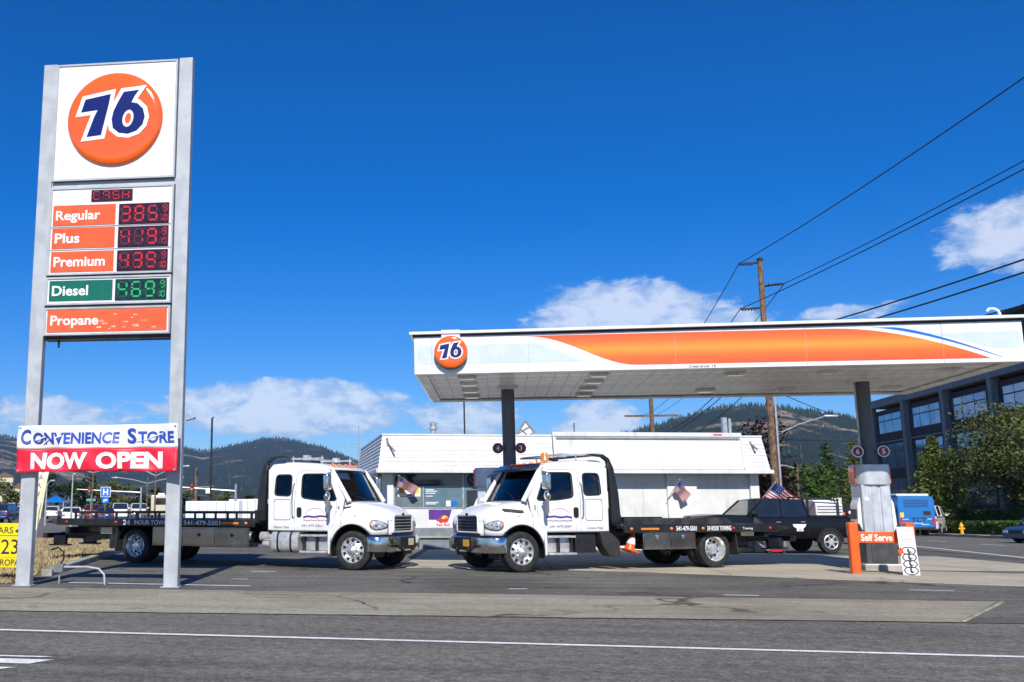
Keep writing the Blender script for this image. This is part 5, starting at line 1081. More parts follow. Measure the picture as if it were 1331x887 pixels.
# ---------------------------------------------------------------- flags
pm('flag_red', (0.36, 0.012, 0.025), 0.6); pm('flag_white', (0.55, 0.55, 0.55), 0.6)
def us_flag(label, base, pole_end, w, h, droop, rz, cols=('flag_red', 'flag_white', 'logo_blue')):
    t = thing('flag', label, 'flag', base, rz)
    b = Vector((0, 0, 0)); e = Vector(pole_end)
    m = MB(); m.tube([tuple(b), tuple(e)], 0.015, 6); m.sphere(tuple(e), 0.03, 8, 6); m.build('pole', 'galvanised', t)
    d = (e - b).normalized(); a0 = e - d * h; NX = 20
    def P(u, v):       # u along the fly, v from top (0) to bottom (1)
        p = a0 + d * h * (1 - v); return Vector((p.x + w * u * droop[0] + 0.03 * math.sin(u * 9 + v * 3), p.y + 0.05 * math.sin(u * 11 + v * 2), p.z - w * u * droop[1] - 0.10 * w * u * u))
    for s in range(13):
        m = MB(); v0, v1 = s / 13, (s + 1) / 13; u0 = 0.4 if s < 7 else 0.0
        vs = []
        for i in range(NX + 1):
            u = u0 + (1 - u0) * i / NX; vs += [P(u, v0), P(u, v1)]
        m.add(vs, [(2 * i, 2 * i + 1, 2 * i + 3, 2 * i + 2) for i in range(NX)]); m.build('stripe', cols[0] if s % 2 == 0 else cols[1], t, smooth=80)
    m = MB(); vs = []
    for i in range(9):
        u = 0.4 * i / 8; vs += [P(u, 0), P(u, 7 / 13)]
    m.add(vs, [(2 * i, 2 * i + 1, 2 * i + 3, 2 * i + 2) for i in range(8)]); ca = m.build('canton', cols[2], t, smooth=80)
    m = MB()
    for i in range(5):
        for j in range(4):
            p = P(0.04 + 0.08 * i, (0.5 + j * 1.75) / 13 + 0.03)
            m.lathe([(0.012, -0.012), (0.012, 0.012)], tuple(p), 'y', 6)
    tag(m.build('stars', cols[1], ca), kind='stuff'); return t
def on_store(x, y, z):
    a = R(13); return (-4.06 + x * math.cos(a) - y * math.sin(a), 32.75 + x * math.sin(a) + y * math.cos(a), z)
us_flag('small striped flag on a white wall pier of the store', on_store(10.30, 0.40, 1.66), (0.36, -0.35, 0.72), 0.80, 0.42, (0.42, 0.55), 13)
us_flag('faded striped flag at the right end of the store', on_store(13.55, 0.35, 1.5), (0.55, -0.35, 0.80), 1.25, 0.62, (0.72, 0.42), 13)
us_flag('striped flag hanging in front of the store window posters', on_store(0.62, 0.30, 2.0), (0.10, -0.30, 0.50), 0.75, 0.40, (0.85, 0.40), 13)
tv = thing('antenna_mast', 'thin antenna mast beside the left end of the store', 'antenna', (-5.0, 34.5, 0))
m = MB(); m.tube([(0, 0, 0), (0, 0, 4.4)], [0.03, 0.015], 6); m.build('pole', 'galvanised', tv)
m = MB(); m.tube([(-0.35, 0, 3.75), (0.05, 0, 3.78)], 0.012, 5); m.tube([(-0.25, -0.15, 3.76), (-0.25, 0.15, 3.76)], 0.01, 5); m.tube([(-0.1, -0.15, 3.77), (-0.1, 0.15, 3.77)], 0.01, 5); m.build('antenna', 'galvanised', tv)

# ================================================================ smaller vehicles
def car_paint(name, col, rough=0.25): return pm(name, col, rough, var=0.04, coat=0.7)
for nm, c_ in dict(car_white=(0.78, 0.78, 0.77), car_red=(0.22, 0.012, 0.02), car_navy=(0.02, 0.05, 0.16), car_blue=(0.025, 0.04, 0.085), car_beige=(0.62, 0.56, 0.42), car_grey=(0.25, 0.26, 0.28), bus_blue=(0.01, 0.17, 0.50), car_dark=(0.03, 0.03, 0.035)).items(): car_paint(nm, c_)
pm('car_black', (0.007, 0.007, 0.008), 0.28, var=0.1, coat=0.15, spec=0.35); pm('car_glass', (0.015, 0.018, 0.022), 0.05, var=0.1, coat=0.8)
CAR = dict(
 sedan=dict(body=[(-2.35, 0.42, 0.86), (-2.30, 0.32, 0.98), (-1.5, 0.26, 1.04), (-0.6, 0.22, 0.98), (0.7, 0.22, 0.96), (1.5, 0.24, 0.86), (2.1, 0.28, 0.76), (2.32, 0.36, 0.64)], gh=[(-1.75, 1.02), (-1.15, 1.40), (-0.2, 1.46), (0.35, 1.42), (1.05, 0.95)], w=0.90, wx=(-1.38, 1.42), r=0.33, seams=(-0.15, -1.05, 0.75)),
 suv=dict(body=[(-2.35, 0.50, 1.05), (-2.30, 0.40, 1.14), (-1.5, 0.34, 1.16), (0.8, 0.34, 1.12), (1.5, 0.36, 1.08), (2.1, 0.38, 1.0), (2.32, 0.45, 0.82)], gh=[(-2.28, 1.14), (-2.05, 1.70), (-0.5, 1.78), (0.2, 1.74), (0.95, 1.12)], w=0.96, wx=(-1.42, 1.42), r=0.38, seams=(-0.2, -1.1, 0.75)),
 van=dict(body=[(-2.6, 0.45, 1.2), (-2.55, 0.38, 1.3), (1.3, 0.36, 1.26), (1.9, 0.38, 1.15), (2.5, 0.42, 0.95)], gh=[(-2.55, 1.28), (-2.45, 2.0), (0.6, 2.05), (0.95, 1.98), (1.75, 1.22)], w=1.0, wx=(-1.6, 1.7), r=0.36, seams=(0.1, 1.0)),
 pickup=dict(body=[(-2.75, 0.62, 1.22), (-2.72, 0.55, 1.28), (-1.05, 0.52, 1.28), (-1.0, 0.52, 1.28), (1.0, 0.52, 1.26), (1.25, 0.55, 1.34), (2.2, 0.58, 1.36), (2.72, 0.62, 1.30), (2.84, 0.70, 1.12)], gh=[(-0.98, 1.26), (-0.90, 1.86), (0.3, 1.90), (0.62, 1.85), (1.28, 1.26)], w=1.0, wx=(-1.72, 1.85), r=0.41, seams=(-0.02, -0.92, 0.95)))
def car(name, label, kind, paint_, loc, rz, cat='car', group=None, S=1.0):
    sp = CAR[kind]; t = thing(name, label, cat, loc, rz, group); t.scale = (S, S, S); w = sp['w']
    secs = []
    x_lo, x_hi = sp['body'][0][0], sp['body'][-1][0]
    for (x, zb, zt) in sp['body']:
        e = max(0, abs(x) - (x_hi - 0.75)) / 0.75; hw = w * (1 - 0.13 * min(1, e) ** 2)
        secs.append([(x, -hw * 0.93, zb), (x, -hw, zb + 0.10), (x, -hw, zb + 0.62 * (zt - zb)), (x, -hw * 0.955, zt - 0.02), (x, -hw * 0.90, zt), (x, hw * 0.90, zt), (x, hw * 0.955, zt - 0.02), (x, hw, zb + 0.62 * (zt - zb)), (x, hw, zb + 0.10), (x, hw * 0.93, zb)])
    m = MB(); m.loft(secs); b = m.build('body', paint_, t, smooth=40)
    gh = sp['gh']; zb = gh[0][1]; m = MB(); hi = max(z for _, z in gh)
    def gw(z): return w * (0.945 - 0.17 * (z - zb) / (hi - zb))
    m.loft([[(x, -gw(zb) if abs(z - hi) > 9 else -gw(z), z) for x, z in gh], [(x, gw(z), z) for x, z in gh]]); g = m.build('glasshouse', 'car_glass', b, smooth=30, bev=0.02)
    rp = gh[1:-1]; m = MB()
    m.loft([[(x, -gw(z) - 0.004, z - 0.03), (x, -gw(z) + 0.03, z + 0.012), (x, 0, z + 0.03), (x, gw(z) - 0.03, z + 0.012), (x, gw(z) + 0.004, z - 0.03)] for x, z in rp], close=False, cap=False); r = m.build('roof', paint_, b, smooth=50); md = r.modifiers.new('t', 'SOLIDIFY'); md.thickness = 0.02
    for s in (-1, 1):
        for (a, c) in ((gh[0], gh[1]), (gh[-1], gh[-2])): m = MB(); m.bar((a[0], s * gw(a[1]), a[1]), (c[0], s * gw(c[1]), c[1]), 0.05, 0.06); m.build('pillar', paint_, b)
        for x in sp['seams'][:2]:
            if gh[1][0] < x < gh[-2][0]: z = interp([(q[0], q[1]) for q in gh], x); m = MB(); m.bar((x, s * (gw(zb) + 0.004), zb), (x - 0.04, s * (gw(z) + 0.004), z - 0.01), 0.05, 0.03, up=(1, 0, 0)); m.build('pillar', paint_, b)
        for x in sp['seams']:
            zt = interp([(q[0], q[2]) for q in sp['body']], x); z0 = interp([(q[0], q[1]) for q in sp['body']], x)
            m = MB(); m.box(x - 0.006, x + 0.006, s * (w - 0.01), s * (w + 0.002), z0 + 0.1, z0 + 0.62 * (zt - z0)); m.build('door_seam', 'black_plastic', b)
        for x in sp['seams'][:2]: m = MB(); zt = interp([(q[0], q[2]) for q in sp['body']], x); m.box(x + 0.08, x + 0.26, s * w * 0.99, s * (w + 0.025), zt - 0.20, zt - 0.165); m.build('handle', paint_ if kind != 'pickup' else 'grey_trim', b, bev=0.01)
        m = MB(); x = gh[-1][0] - 0.25; m.box(x - 0.06, x + 0.06, s * (w + 0.02), s * (w + 0.22), zb + 0.02, zb + 0.20); m.build('mirror', paint_, b, bev=0.03)
        for wx in sp['wx']:
            rr = sp['r']; m = MB(); m.lathe([(rr * 0.6, -0.11), (rr * 0.95, -0.11), (rr, -0.07), (rr, 0.07), (rr * 0.95, 0.11), (rr * 0.62, 0.112)], (wx, s * (w - 0.10), rr), 'y', 24, cap=True); wh = m.build('wheel', 'rubber', t, smooth=40)
            m = MB(); m.lathe([(rr * 0.64, s * 0.113), (rr * 0.60, s * 0.122), (rr * 0.52, s * 0.10), (rr * 0.2, s * 0.115), (0.001, s * 0.13)], (wx, s * (w - 0.10), rr), 'y', 20, cap=False)
            for k in range(6): a = 2 * math.pi * k / 6; m.bar((wx, s * (w + 0.015), rr), (wx + rr * 0.56 * math.cos(a), s * (w + 0.02), rr + rr * 0.56 * math.sin(a)), 0.05, 0.03, up=(0, 1, 0))
            m.build('rim', 'aluminium', wh, smooth=40)
            m = MB(); A = [math.pi * k / 10 for k in range(11)]; m.loft([[(wx + rr * 1.18 * math.cos(a), s * (w - 0.22), rr + rr * 1.18 * math.sin(a)), (wx + rr * 1.18 * math.cos(a), s * (w + 0.006), rr + rr * 1.18 * math.sin(a)), (wx + rr * 1.02 * math.cos(a), s * (w + 0.006), rr + rr * 1.02 * math.sin(a))] for a in A], close=False, cap=False); m.build('wheel_arch', 'black_plastic', b)
        xr, (_, zb_, zt_) = x_lo, sp['body'][0]
        m = MB(); m.box(xr - 0.012, xr + 0.10, s * w * 0.58, s * w * 0.88, zt_ - 0.26, zt_ - 0.10); m.build('tail_lamp', 'red_lens', b, bev=0.02)
        _, zb_, zt_ = sp['body'][-1]; m = MB(); m.box(x_hi - 0.12, x_hi + 0.012, s * w * 0.50, s * w * 0.86, zt_ - 0.16, zt_ - 0.02); m.build('headlamp', 'lamp_reflector', b, bev=0.02)
    zb_ = sp['body'][0][1]; m = MB(); m.box(x_lo - 0.06, x_lo + 0.15, -w * 0.86, w * 0.86, zb_ - 0.06, zb_ + 0.14); m.build('rear_bumper', paint_ if kind != 'pickup' else 'chrome', b, bev=0.04)
    zb_ = sp['body'][-1][1]; m = MB(); m.box(x_hi - 0.15, x_hi + 0.05, -w * 0.86, w * 0.86, zb_ - 0.12, zb_ + 0.10); m.build('front_bumper', paint_ if kind != 'pickup' else 'chrome', b, bev=0.04)
    m = MB(); m.box(x_hi - 0.02, x_hi + 0.02, -w * 0.45, w * 0.45, zb_ + 0.12, zb_ + 0.28); m.build('grille', 'black_plastic', b, bev=0.01)
    m = MB(); m.box(x_lo - 0.07, x_lo - 0.055, -0.16, 0.16, sp['body'][0][1] + 0.16, sp['body'][0][1] + 0.28); m.build('number_plate', 'print_white', b)
    return t
# black crew-cab pickup by the store
PK = car('pickup_truck', 'black crew cab pickup with loaded bed parked by the store', 'pickup', 'car_black', (9.22, 35.50, hf(9.2, 35.5)), 194, 'pickup', S=0.97)
plate('door_decal', [[(-0.86, 1.02), (-0.36, 1.02), (-0.40, 0.93), (-0.50, 0.88), (-0.50, 0.78), (-0.74, 0.78), (-0.74, 0.88), (-0.82, 0.93)]], 'print_white', PK, LEFTF(0, 1.004, 0) @ Matrix.Scale(-1, 4, (1, 0, 0)), 0.006)
text('TOW', 'print_black', PK, LEFTF(-0.62, 1.009, 0.825), 0.16, 0.05)
m = MB(); m.box(-2.70, -1.05, 0.83, 0.95, 1.285, 1.33); m.box(-2.70, -1.05, -0.95, -0.83, 1.285, 1.33); m.build('bed_rails', 'black_plastic', PK)
m = MB(); 
for y in (-0.80, 0.80): m.bar((-1.08, y, 1.28), (-1.08, y, 1.98), 0.06); m.bar((-2.2, y, 1.28), (-2.2, y, 1.86), 0.05); m.bar((-1.08, y, 1.95), (-2.2, y, 1.84), 0.05)
m.bar((-1.08, -0.8, 1.95), (-1.08, 0.8, 1.95), 0.06); m.bar((-2.2, -0.8, 1.84), (-2.2, 0.8, 1.84), 0.05); m.build('bed_rack', 'black_paint', PK)
m = MB(); m.box(-1.55, -0.75, -0.45, 0.45, 1.93, 1.99); m.build('roof_bar', 'black_plastic', PK) if False else None
cg = thing('cargo_box', 'white ribbed storage box loaded in the black pickup bed', 'box', (10.95, 35.80, hf(10.9, 35.8) + 1.25), 194)
m = MB(); m.loft([[(x, -0.55, 0.0), (x, -0.55, 0.42), (x, -0.40, 0.56), (x, 0.40, 0.56), (x, 0.55, 0.42), (x, 0.55, 0)] for x in (-0.62, 0.35)]); m.build('shell', 'car_white', cg, bev=0.03)
for k in range(3): m = MB(); m.box(-0.58, 0.30, 0.551, 0.562, 0.12 + k * 0.10, 0.16 + k * 0.10); m.build('rib', 'grey_trim', cg)
gn = thing('generator', 'dark generator with cables loaded at the pickup tail', 'generator', (11.62, 35.95, hf(11.6, 36) + 1.25), 194)
m = MB(); m.box(-0.40, 0.34, -0.35, 0.35, 0.03, 0.46); m.build('housing', 'black_plastic', gn, bev=0.06)
m = MB()
for y in (-0.42, 0.42): m.tube([(-0.5, y, 0.03), (-0.5, y, 0.45), (-0.3, y, 0.66), (0.25, y, 0.66), (0.45, y, 0.45), (0.45, y, 0.03)], 0.025, 6)
m.build('frame', 'dark_steel', gn)
for k, (x, z, mt) in enumerate(((-0.25, 0.12, 'print_white'), (0.0, 0.08, 'orange_plastic'), (0.2, 0.14, 'aluminium'), (0.3, 0.06, 'red_lens'))): m = MB(); m.sphere((x, 0.42, z), 0.07, 10, 8); m.build('float', mt, gn)
tj = thing('floor_jack', 'red floor jack lying under the black pickup', 'jack', (9.2, 34.75, hf(9.2, 34.7)), 190)
m = MB(); m.box(-0.3, 0.3, -0.1, 0.1, 0.05, 0.14); m.build('frame', 'red_lens', tj, bev=0.02); m = MB(); m.bar((0.28, 0, 0.12), (0.62, 0, 0.42), 0.04); m.build('handle', 'galvanised', tj)
for x in (-0.24, 0.24): m = MB(); m.tube([(x, -0.14, 0.06), (x, 0.14, 0.06)], 0.06, 10); m.build('wheel', 'dark_steel', tj)
# ================================================================ office block on the right
pm('office_brick', (0.060, 0.042, 0.045), 0.8, var=0.12, scale=3); pm('office_stone', (0.24, 0.245, 0.25), 0.75, var=0.08, scale=1.5)
pm('office_glass', (0.16, 0.26, 0.40), 0.04, 0.85, var=0.12, scale=0.5, spec=1.0); pm('office_frame', (0.05, 0.055, 0.06), 0.5); pm('office_roof', (0.035, 0.033, 0.034), 0.7)
OF = thing('office_building', 'dark brick office block with concrete piers and blue glass', 'building', (43.0, 62.0, -0.7))
oL = 55.2
m = MB(); m.box(0, 22, 0, oL, -0.5, 12.9); m.build('wall', 'office_brick', OF)
m = MB(); m.box(-0.55, 22.3, -0.4, oL + 0.4, 13.25, 14.1); m.build('parapet', 'office_stone', OF, bev=0.02)
m = MB(); m.box(0.6, 21, 0.5, 26, 14.1, 18.3); m.box(0.2, 21.4, 0.1, 26.4, 18.3, 18.7); m.build('roof_house', 'office_roof', OF)
for k in range(7):
    y = oL - 5.4 - 9.2 * k if False else 48.8 - 9.2 * (k - 0)
    y = 48.8 + 9.2 - 9.2 * k - 2.4
    if y < 0: continue
    m = MB(); m.box(-0.55, 0.2, y - 0.36, y + 0.36, -0.5, 13.25); m.build('pier', 'office_stone', OF, bev=0.02)
    for f, (z0, z1) in enumerate(((10.3, 12.35), (6.4, 9.0), (2.4, 5.2), (0.0, 1.8))):
        y0, y1 = y - 9.2 + 1.6, y - 0.8
        if y0 < 0.3: continue
        m = MB(); m.box(-0.06, 0.02, y0 - 0.06, y1 + 0.06, z0 - 0.06, z1 + 0.06); fr = m.build('window_frame', 'office_frame', OF)
        n = 3
        for j in range(n):
            for (a, b) in ((z0, z0 + (z1 - z0) * 0.64), (z0 + (z1 - z0) * 0.67, z1)):
                m = MB(); ya = y0 + (y1 - y0) * j / n + 0.05; yb = y0 + (y1 - y0) * (j + 1) / n - 0.05; m.box(-0.09, -0.061, ya, yb, a + 0.03, b - 0.03); pn = m.build('pane', 'office_glass', fr)
    if y > 9:
        m = MB(); m.box(-0.12, 0, y - 8.6, y - 0.56, 9.25, 9.40); m.build('string_course', 'office_stone', OF)
m = MB(); m.box(-0.14, 0.0, 33.5, 34.2, 8.1, 8.25); m.build('wall_lamp', 'print_white', OF)
# ================================================================ plants
leaf_mat('leaf_cedar', (0.08, 0.12, 0.022), (0.22, 0.26, 0.060)); leaf_mat('leaf_oak', (0.065, 0.088, 0.026), (0.165, 0.185, 0.058)); leaf_mat('leaf_far', (0.022, 0.040, 0.016), (0.060, 0.090, 0.030))
leaf_mat('leaf_plum', (0.018, 0.008, 0.010), (0.045, 0.016, 0.018)); leaf_mat('leaf_fir', (0.035, 0.075, 0.018), (0.085, 0.15, 0.035)); leaf_mat('leaf_dry', (0.075, 0.062, 0.024), (0.12, 0.095, 0.04)); leaf_mat('leaf_hedge', (0.035, 0.075, 0.014), (0.095, 0.165, 0.032))
pm('bark', (0.085, 0.062, 0.045), 0.9, var=0.25, scale=8, bump=0.4)
def leaf_quads(m, c, rad, n, size, rng, flat=1.0):
    for _ in range(n):
        while True:
            p = Vector((rng.uniform(-1, 1), rng.uniform(-1, 1), rng.uniform(-1, 1)))
            if p.length < 1: break
        p = p * (0.45 + 0.55 * p.length) if p.length > 0 else p
        q = Vector((c[0] + p.x * rad[0], c[1] + p.y * rad[1], c[2] + p.z * rad[2])); s = size * rng.uniform(0.6, 1.3)
        a = Vector((rng.gauss(0, 1), rng.gauss(0, 1), rng.gauss(0, 0.6) * flat)).normalized(); b = a.orthogonal().normalized(); b = (b * rng.uniform(0.5, 1) + a.cross(b) * rng.uniform(-1, 1)).normalized()
        m.add([q - a * s, q - b * s * 0.45, q + a * s, q + b * s * 0.45], [(0, 1, 2, 3)])
def broadleaf(name, label, loc, H, rx, seed, mat, crown_base=0.28, clusters=34, per=120, size=0.16, group=None, cat='tree', squash=1.0):
    rng = random.Random(seed); t = thing(name, label, cat, loc, rng.uniform(0, 360), group)
    tr = MB(); tr.tube([(0, 0, -0.2), (0.03 * H * 0.3, 0, H * 0.2), (0, 0.02 * H, H * 0.45), (0.0, 0, H * 0.8)], [H * 0.028, H * 0.022, H * 0.016, H * 0.005], 8); cl = MB()
    zc = H * (1 + crown_base) / 2; rz_ = H * (1 - crown_base) / 2
    for k in range(clusters):
        u = rng.random() ** 0.6; a = rng.uniform(0, 2 * math.pi); v = rng.uniform(-1, 1); w = math.sqrt(max(0, 1 - v * v))
        c = (rx * 0.78 * u * w * math.cos(a), rx * 0.78 * u * w * math.sin(a) * squash, zc + rz_ * 0.80 * v * (0.55 + 0.45 * u))
        r = H * rng.uniform(0.09, 0.17)
        leaf_quads(cl, c, (r * 1.15, r * 1.15, r * 0.85), per, size, rng)
        if k % 3 == 0: tr.tube([(0, 0, H * rng.uniform(0.22, 0.5)), (c[0] * 0.5, c[1] * 0.5, c[2] * 0.8 + H * 0.02), c], [H * 0.010, H * 0.006, H * 0.002], 5)
    tr.build('trunk', 'bark', t); cl.build('crown', mat, t, smooth=0, fix=False); return t
def conifer(name, label, loc, H, r0, seed, mat, size=0.16, layers=26, group=None, per=16):
    rng = random.Random(seed); t = thing(name, label, 'tree', loc, rng.uniform(0, 360), group)
    tr = MB(); tr.tube([(0, 0, -0.2), (0, 0, H * 0.98)], [H * 0.022, 0.01], 8); tr.build('trunk', 'bark', t); m = MB()
    for k in range(layers):
        u = k / layers; z = H * (0.08 + 0.92 * u); r = r0 * (1 - u) ** 0.8 * rng.uniform(0.8, 1.12) + 0.05
        nb = max(5, int(13 * (1 - u * 0.6)))
        for b in range(nb):
            a = 2 * math.pi * (b + rng.random()) / nb; rr = r * rng.uniform(0.7, 1.1)
            for j in range(per):
                s = (j + rng.random()) / per; x, y = rr * s * math.cos(a), rr * s * math.sin(a); zz = z - rr * 0.25 * s * s + rng.gauss(0, 0.05 * H * 0.1)
                q = Vector((x + rng.gauss(0, size * 0.7), y + rng.gauss(0, size * 0.7), zz)); d = Vector((math.cos(a + rng.gauss(0, 0.7)), math.sin(a + rng.gauss(0, 0.7)), rng.gauss(0.15, 0.45))).normalized(); e = Vector((rng.gauss(0, 1), rng.gauss(0, 1), rng.gauss(0, 0.5))); e = (e - d * e.dot(d)).normalized(); z_ = size * rng.uniform(0.6, 1.3)
                m.add([q - d * z_, q - e * z_ * 0.4, q + d * z_, q + e * z_ * 0.4], [(0, 1, 2, 3)])
    m.build('crown', mat, t, smooth=0, fix=False); return t
def gz(x, y, dz=0.0): return (x, y, hf(x, y) + dz)
G_ = 'street trees in front of the office'
conifer('cedar_tree', 'bright yellow-green pointed cedar behind the blue bus', gz(34.9, 84.0, 0.1), 7.8, 3.0, 11, 'leaf_cedar', 0.18, 38, G_, 18)
broadleaf('oak_tree', 'large dark spreading tree in front of the office glass', gz(38.9, 80.5, 0.1), 10.4, 5.2, 12, 'leaf_oak', 0.12, 70, 170, 0.17, G_)
broadleaf('oak_tree', 'olive tree crown cut off by the right picture edge', gz(37.2, 70.5, 0.1), 9.0, 3.6, 13, 'leaf_oak', 0.28, 40, 150, 0.17, G_)
broadleaf('oak_tree', 'narrow half-dry tree between office piers at far right', gz(40.0, 76.0, 0.1), 10.0, 2.6, 14, 'leaf_dry', 0.40, 22, 110, 0.16, G_)
conifer('cedar_tree', 'slim green cedar just right of the right canopy column', gz(35.8, 104.0, 0.1), 9.0, 2.6, 15, 'leaf_cedar', 0.20, 26, G_, 12)
broadleaf('oak_tree', 'low dark tree between bus and office wall', gz(39.0, 92.0, 0.1), 7.5, 3.4, 16, 'leaf_far', 0.15, 34, 120, 0.18, G_)
G2 = 'trees beyond the end of the side street'
conifer('fir_tree', 'bright green conical fir standing behind the pickup', gz(33.8, 106.0), 9.2, 2.7, 21, 'leaf_fir', 0.22, 24, G2, 12)
for k, (x, y, H, rx, lab) in enumerate(((23.5, 92, 6.6, 3.6, 'round green tree nearest the wooden pole beyond the street'), (27.0, 97, 6.8, 3.6, 'second green tree right of the wooden pole'), (30.8, 101, 7.0, 3.6, 'third green tree in front of the conical fir'), (36.5, 112, 8.0, 4.2, 'green tree behind number six beside the right column'), (20.6, 98, 5.6, 3.2, 'dark tree at the right end of the store'), (30.0, 116, 8.2, 4.6, 'taller tree filling the gap behind the green row'))):
    broadleaf('street_tree', lab, gz(x, y), H, rx, 30 + k, 'leaf_hedge' if k < 4 else 'leaf_far', 0.05, 32, 90, 0.22, G2)
broadleaf('plum_tree', 'dark purple-leaved tree behind the wooden pole and store', gz(12.6, 48.5), 6.0, 1.25, 40, 'leaf_plum', 0.15, 30, 120, 0.13)
def hedge(label, x0, x1, y0, y1, h, seed, n, mat):
    rng = random.Random(seed); m = MB()
    for _ in range(n):
        f = rng.randrange(3); x, y, z = rng.uniform(x0, x1), rng.uniform(y0, y1), rng.uniform(0, h)
        if f == 0: z = h
        elif f == 1: x = x0
        else: y = y0
        leaf_quads(m, (x, y, hf(x, y) + 0.12 + z), (0.12, 0.12, 0.10), 2, 0.13, rng)
    t = thing('hedge', label, 'hedge', (0, 0, 0)); m.build('leaves', mat, t, smooth=0, fix=False)
    b = MB(); b.box(x0 + 0.12, x1 - 0.1, y0 + 0.12, y1 - 0.1, hf(x1, y1), hf(x0, y0) + h - 0.02); b.build('inner_twigs', 'leaf_hedge', t); return t
hedge('long clipped hedge along the office kerb', 33.6, 34.8, 62.0, 92.0, 0.85, 51, 3600, 'leaf_hedge'); hedge('taller loose shrubs under the trees before the office', 36.2, 38.2, 60.0, 84.0, 1.7, 52, 3000, 'leaf_hedge')
hy = thing('fire_hydrant', 'yellow fire hydrant standing by the hedge', 'hydrant', gz(31.6, 72.8, 0.1)); pm('hydrant_yellow', (0.80, 0.42, 0.02), 0.4)
m = MB(); m.lathe([(0.17, 0), (0.17, 0.05), (0.11, 0.07), (0.11, 0.55), (0.14, 0.57), (0.14, 0.62), (0.11, 0.70), (0.05, 0.78), (0.03, 0.84), (0.001, 0.85)], n=16); m.build('barrel', 'hydrant_yellow', hy, smooth=40); m = MB(); m.tube([(-0.2, 0, 0.42), (0.2, 0, 0.42)], 0.06, 10); m.build('nozzle', 'hydrant_yellow', hy)
# ================================================================ bus and traffic on the side street
BU = thing('bus', 'blue transit bus seen from behind with TCT lettering', 'bus', gz(28.7, 72.5, -0.006), 90); bw = 1.18
m = MB(); m.loft([[(x, -bw * 0.96, 0.42), (x, -bw, 0.55), (x, -bw, 2.45), (x, -bw * 0.93, 2.68), (x, -bw * 0.8, 2.74), (x, bw * 0.8, 2.74), (x, bw * 0.93, 2.68), (x, bw, 2.45), (x, bw, 0.55), (x, bw * 0.96, 0.42)] for x in (0.0, 0.06, 8.8, 8.9)]); bb = m.build('body', 'bus_blue', BU, smooth=40)
m = MB(); m.box(0.4, 8.6, -bw * 0.9, bw * 0.9, 2.741, 2.92); m.build('roof_pod', 'car_white', BU, bev=0.06)
for s in (-1, 1):
    m = MB(); m.box(0.5, 8.2, s * (bw - 0.01), s * (bw + 0.012), 1.35, 2.25); m.build('side_windows', 'car_glass', bb)
    for x in (1.6, 6.9): m = MB(); m.lathe([(0.28, -0.13), (0.45, -0.13), (0.45, 0.13), (0.28, 0.13)], (x, s * (bw - 0.12), 0.45), 'y', 22); w = m.build('wheel', 'rubber', BU, smooth=40); m = MB(); m.lathe([(0.28, s * 0.131), (0.10, s * 0.10), (0.001, s * 0.14)], (x, s * (bw - 0.12), 0.45), 'y', 18, cap=False); m.build('rim', 'aluminium', w)
    m = MB(); m.box(-0.02, 0.0, s * 0.95, s * 1.10, 0.75, 1.25); m.build('tail_lamp', 'red_lens', bb)
def BK(y, z, o=0.004): return plane_mat((-o, y, z), (0, -1, 0), (0, 0, 1))
for k in range(5): m = MB(); m.box(-0.02, 0.0, -0.8, 0.8, 2.0 + 0.11 * k, 2.045 + 0.11 * k); m.build('louvre', 'car_navy', bb)
m = MB(); m.box(-0.02, 0, -0.9, -0.42, 1.45, 1.72); m.build('sign_box', 'print_black', bb)
text('TCT', 'print_black', bb, BK(-0.1, 1.12), 1.0, 0.34, bold=0.03)
for (y, z, w) in ((0.75, 1.12, 0.4), (-0.85, 1.15, 0.4), (0.1, 0.86, 0.9), (-0.5, 0.78, 0.5)): m = MB(); m.box(-0.008, 0.0, y - w / 2, y + w / 2, z, z + 0.05); m.build('stripe', 'fascia_pale', bb)
m = MB(); m.box(-0.015, 0, 0.85, 1.08, 1.28, 1.62); m.build('notice', 'poster_yellow', bb); m = MB(); m.box(-0.08, 0.1, -1.1, 1.1, 0.42, 0.62); m.build('bumper', 'black_plastic', BU, bev=0.03)
car('van', 'grey and white van parked beyond the bus', 'van', 'car_white', gz(31.7, 78.3, 0.1), 62, 'van')
car('car', 'slate blue car entering at the right picture edge', 'sedan', 'car_blue', gz(27.45, 53.2), 197, 'car')
# ================================================================ distant traffic and street furniture on the left
GC = 'cars on the road at the left'
car('car', 'white sedan seen from behind on the left road', 'sedan', 'car_white', (-41.0, 88.5, 0), 112, 'car', GC)
car('car', 'dark red suv right of the white sedan', 'suv', 'car_red', (-44.6, 101.5, 0), 116, 'car', GC)
car('car', 'small white hatchback far behind the feather flag', 'suv', 'car_white', (-55.6, 114.5, 0), 110, 'car', GC, 0.9)
car('car', 'dark navy car behind the yellow board', 'suv', 'car_navy', (-45.6, 84.3, 0), 100, 'car', GC)
car('car', 'blue car between red suv and white van', 'sedan', 'car_navy', (-42.3, 99.3, 0), 118, 'car', GC)
car('van', 'white van left of the beige motorhome', 'van', 'car_white', (-44.6, 109.3, 0), 113, 'van', GC, 0.95)
car('pickup_truck', 'white pickup truck beside the beige motorhome', 'pickup', 'car_white', (-42.0, 108.6, 0), 113, 'pickup', GC)
car('car', 'white car partly hidden by left sign post', 'suv', 'car_white', (-52.2, 100.5, 0), 104, 'car', GC, 0.9)
rv = thing('motorhome', 'beige motorhome with dark rear window in the left distance', 'motorhome', (-39.6, 109.5, 0), 110)
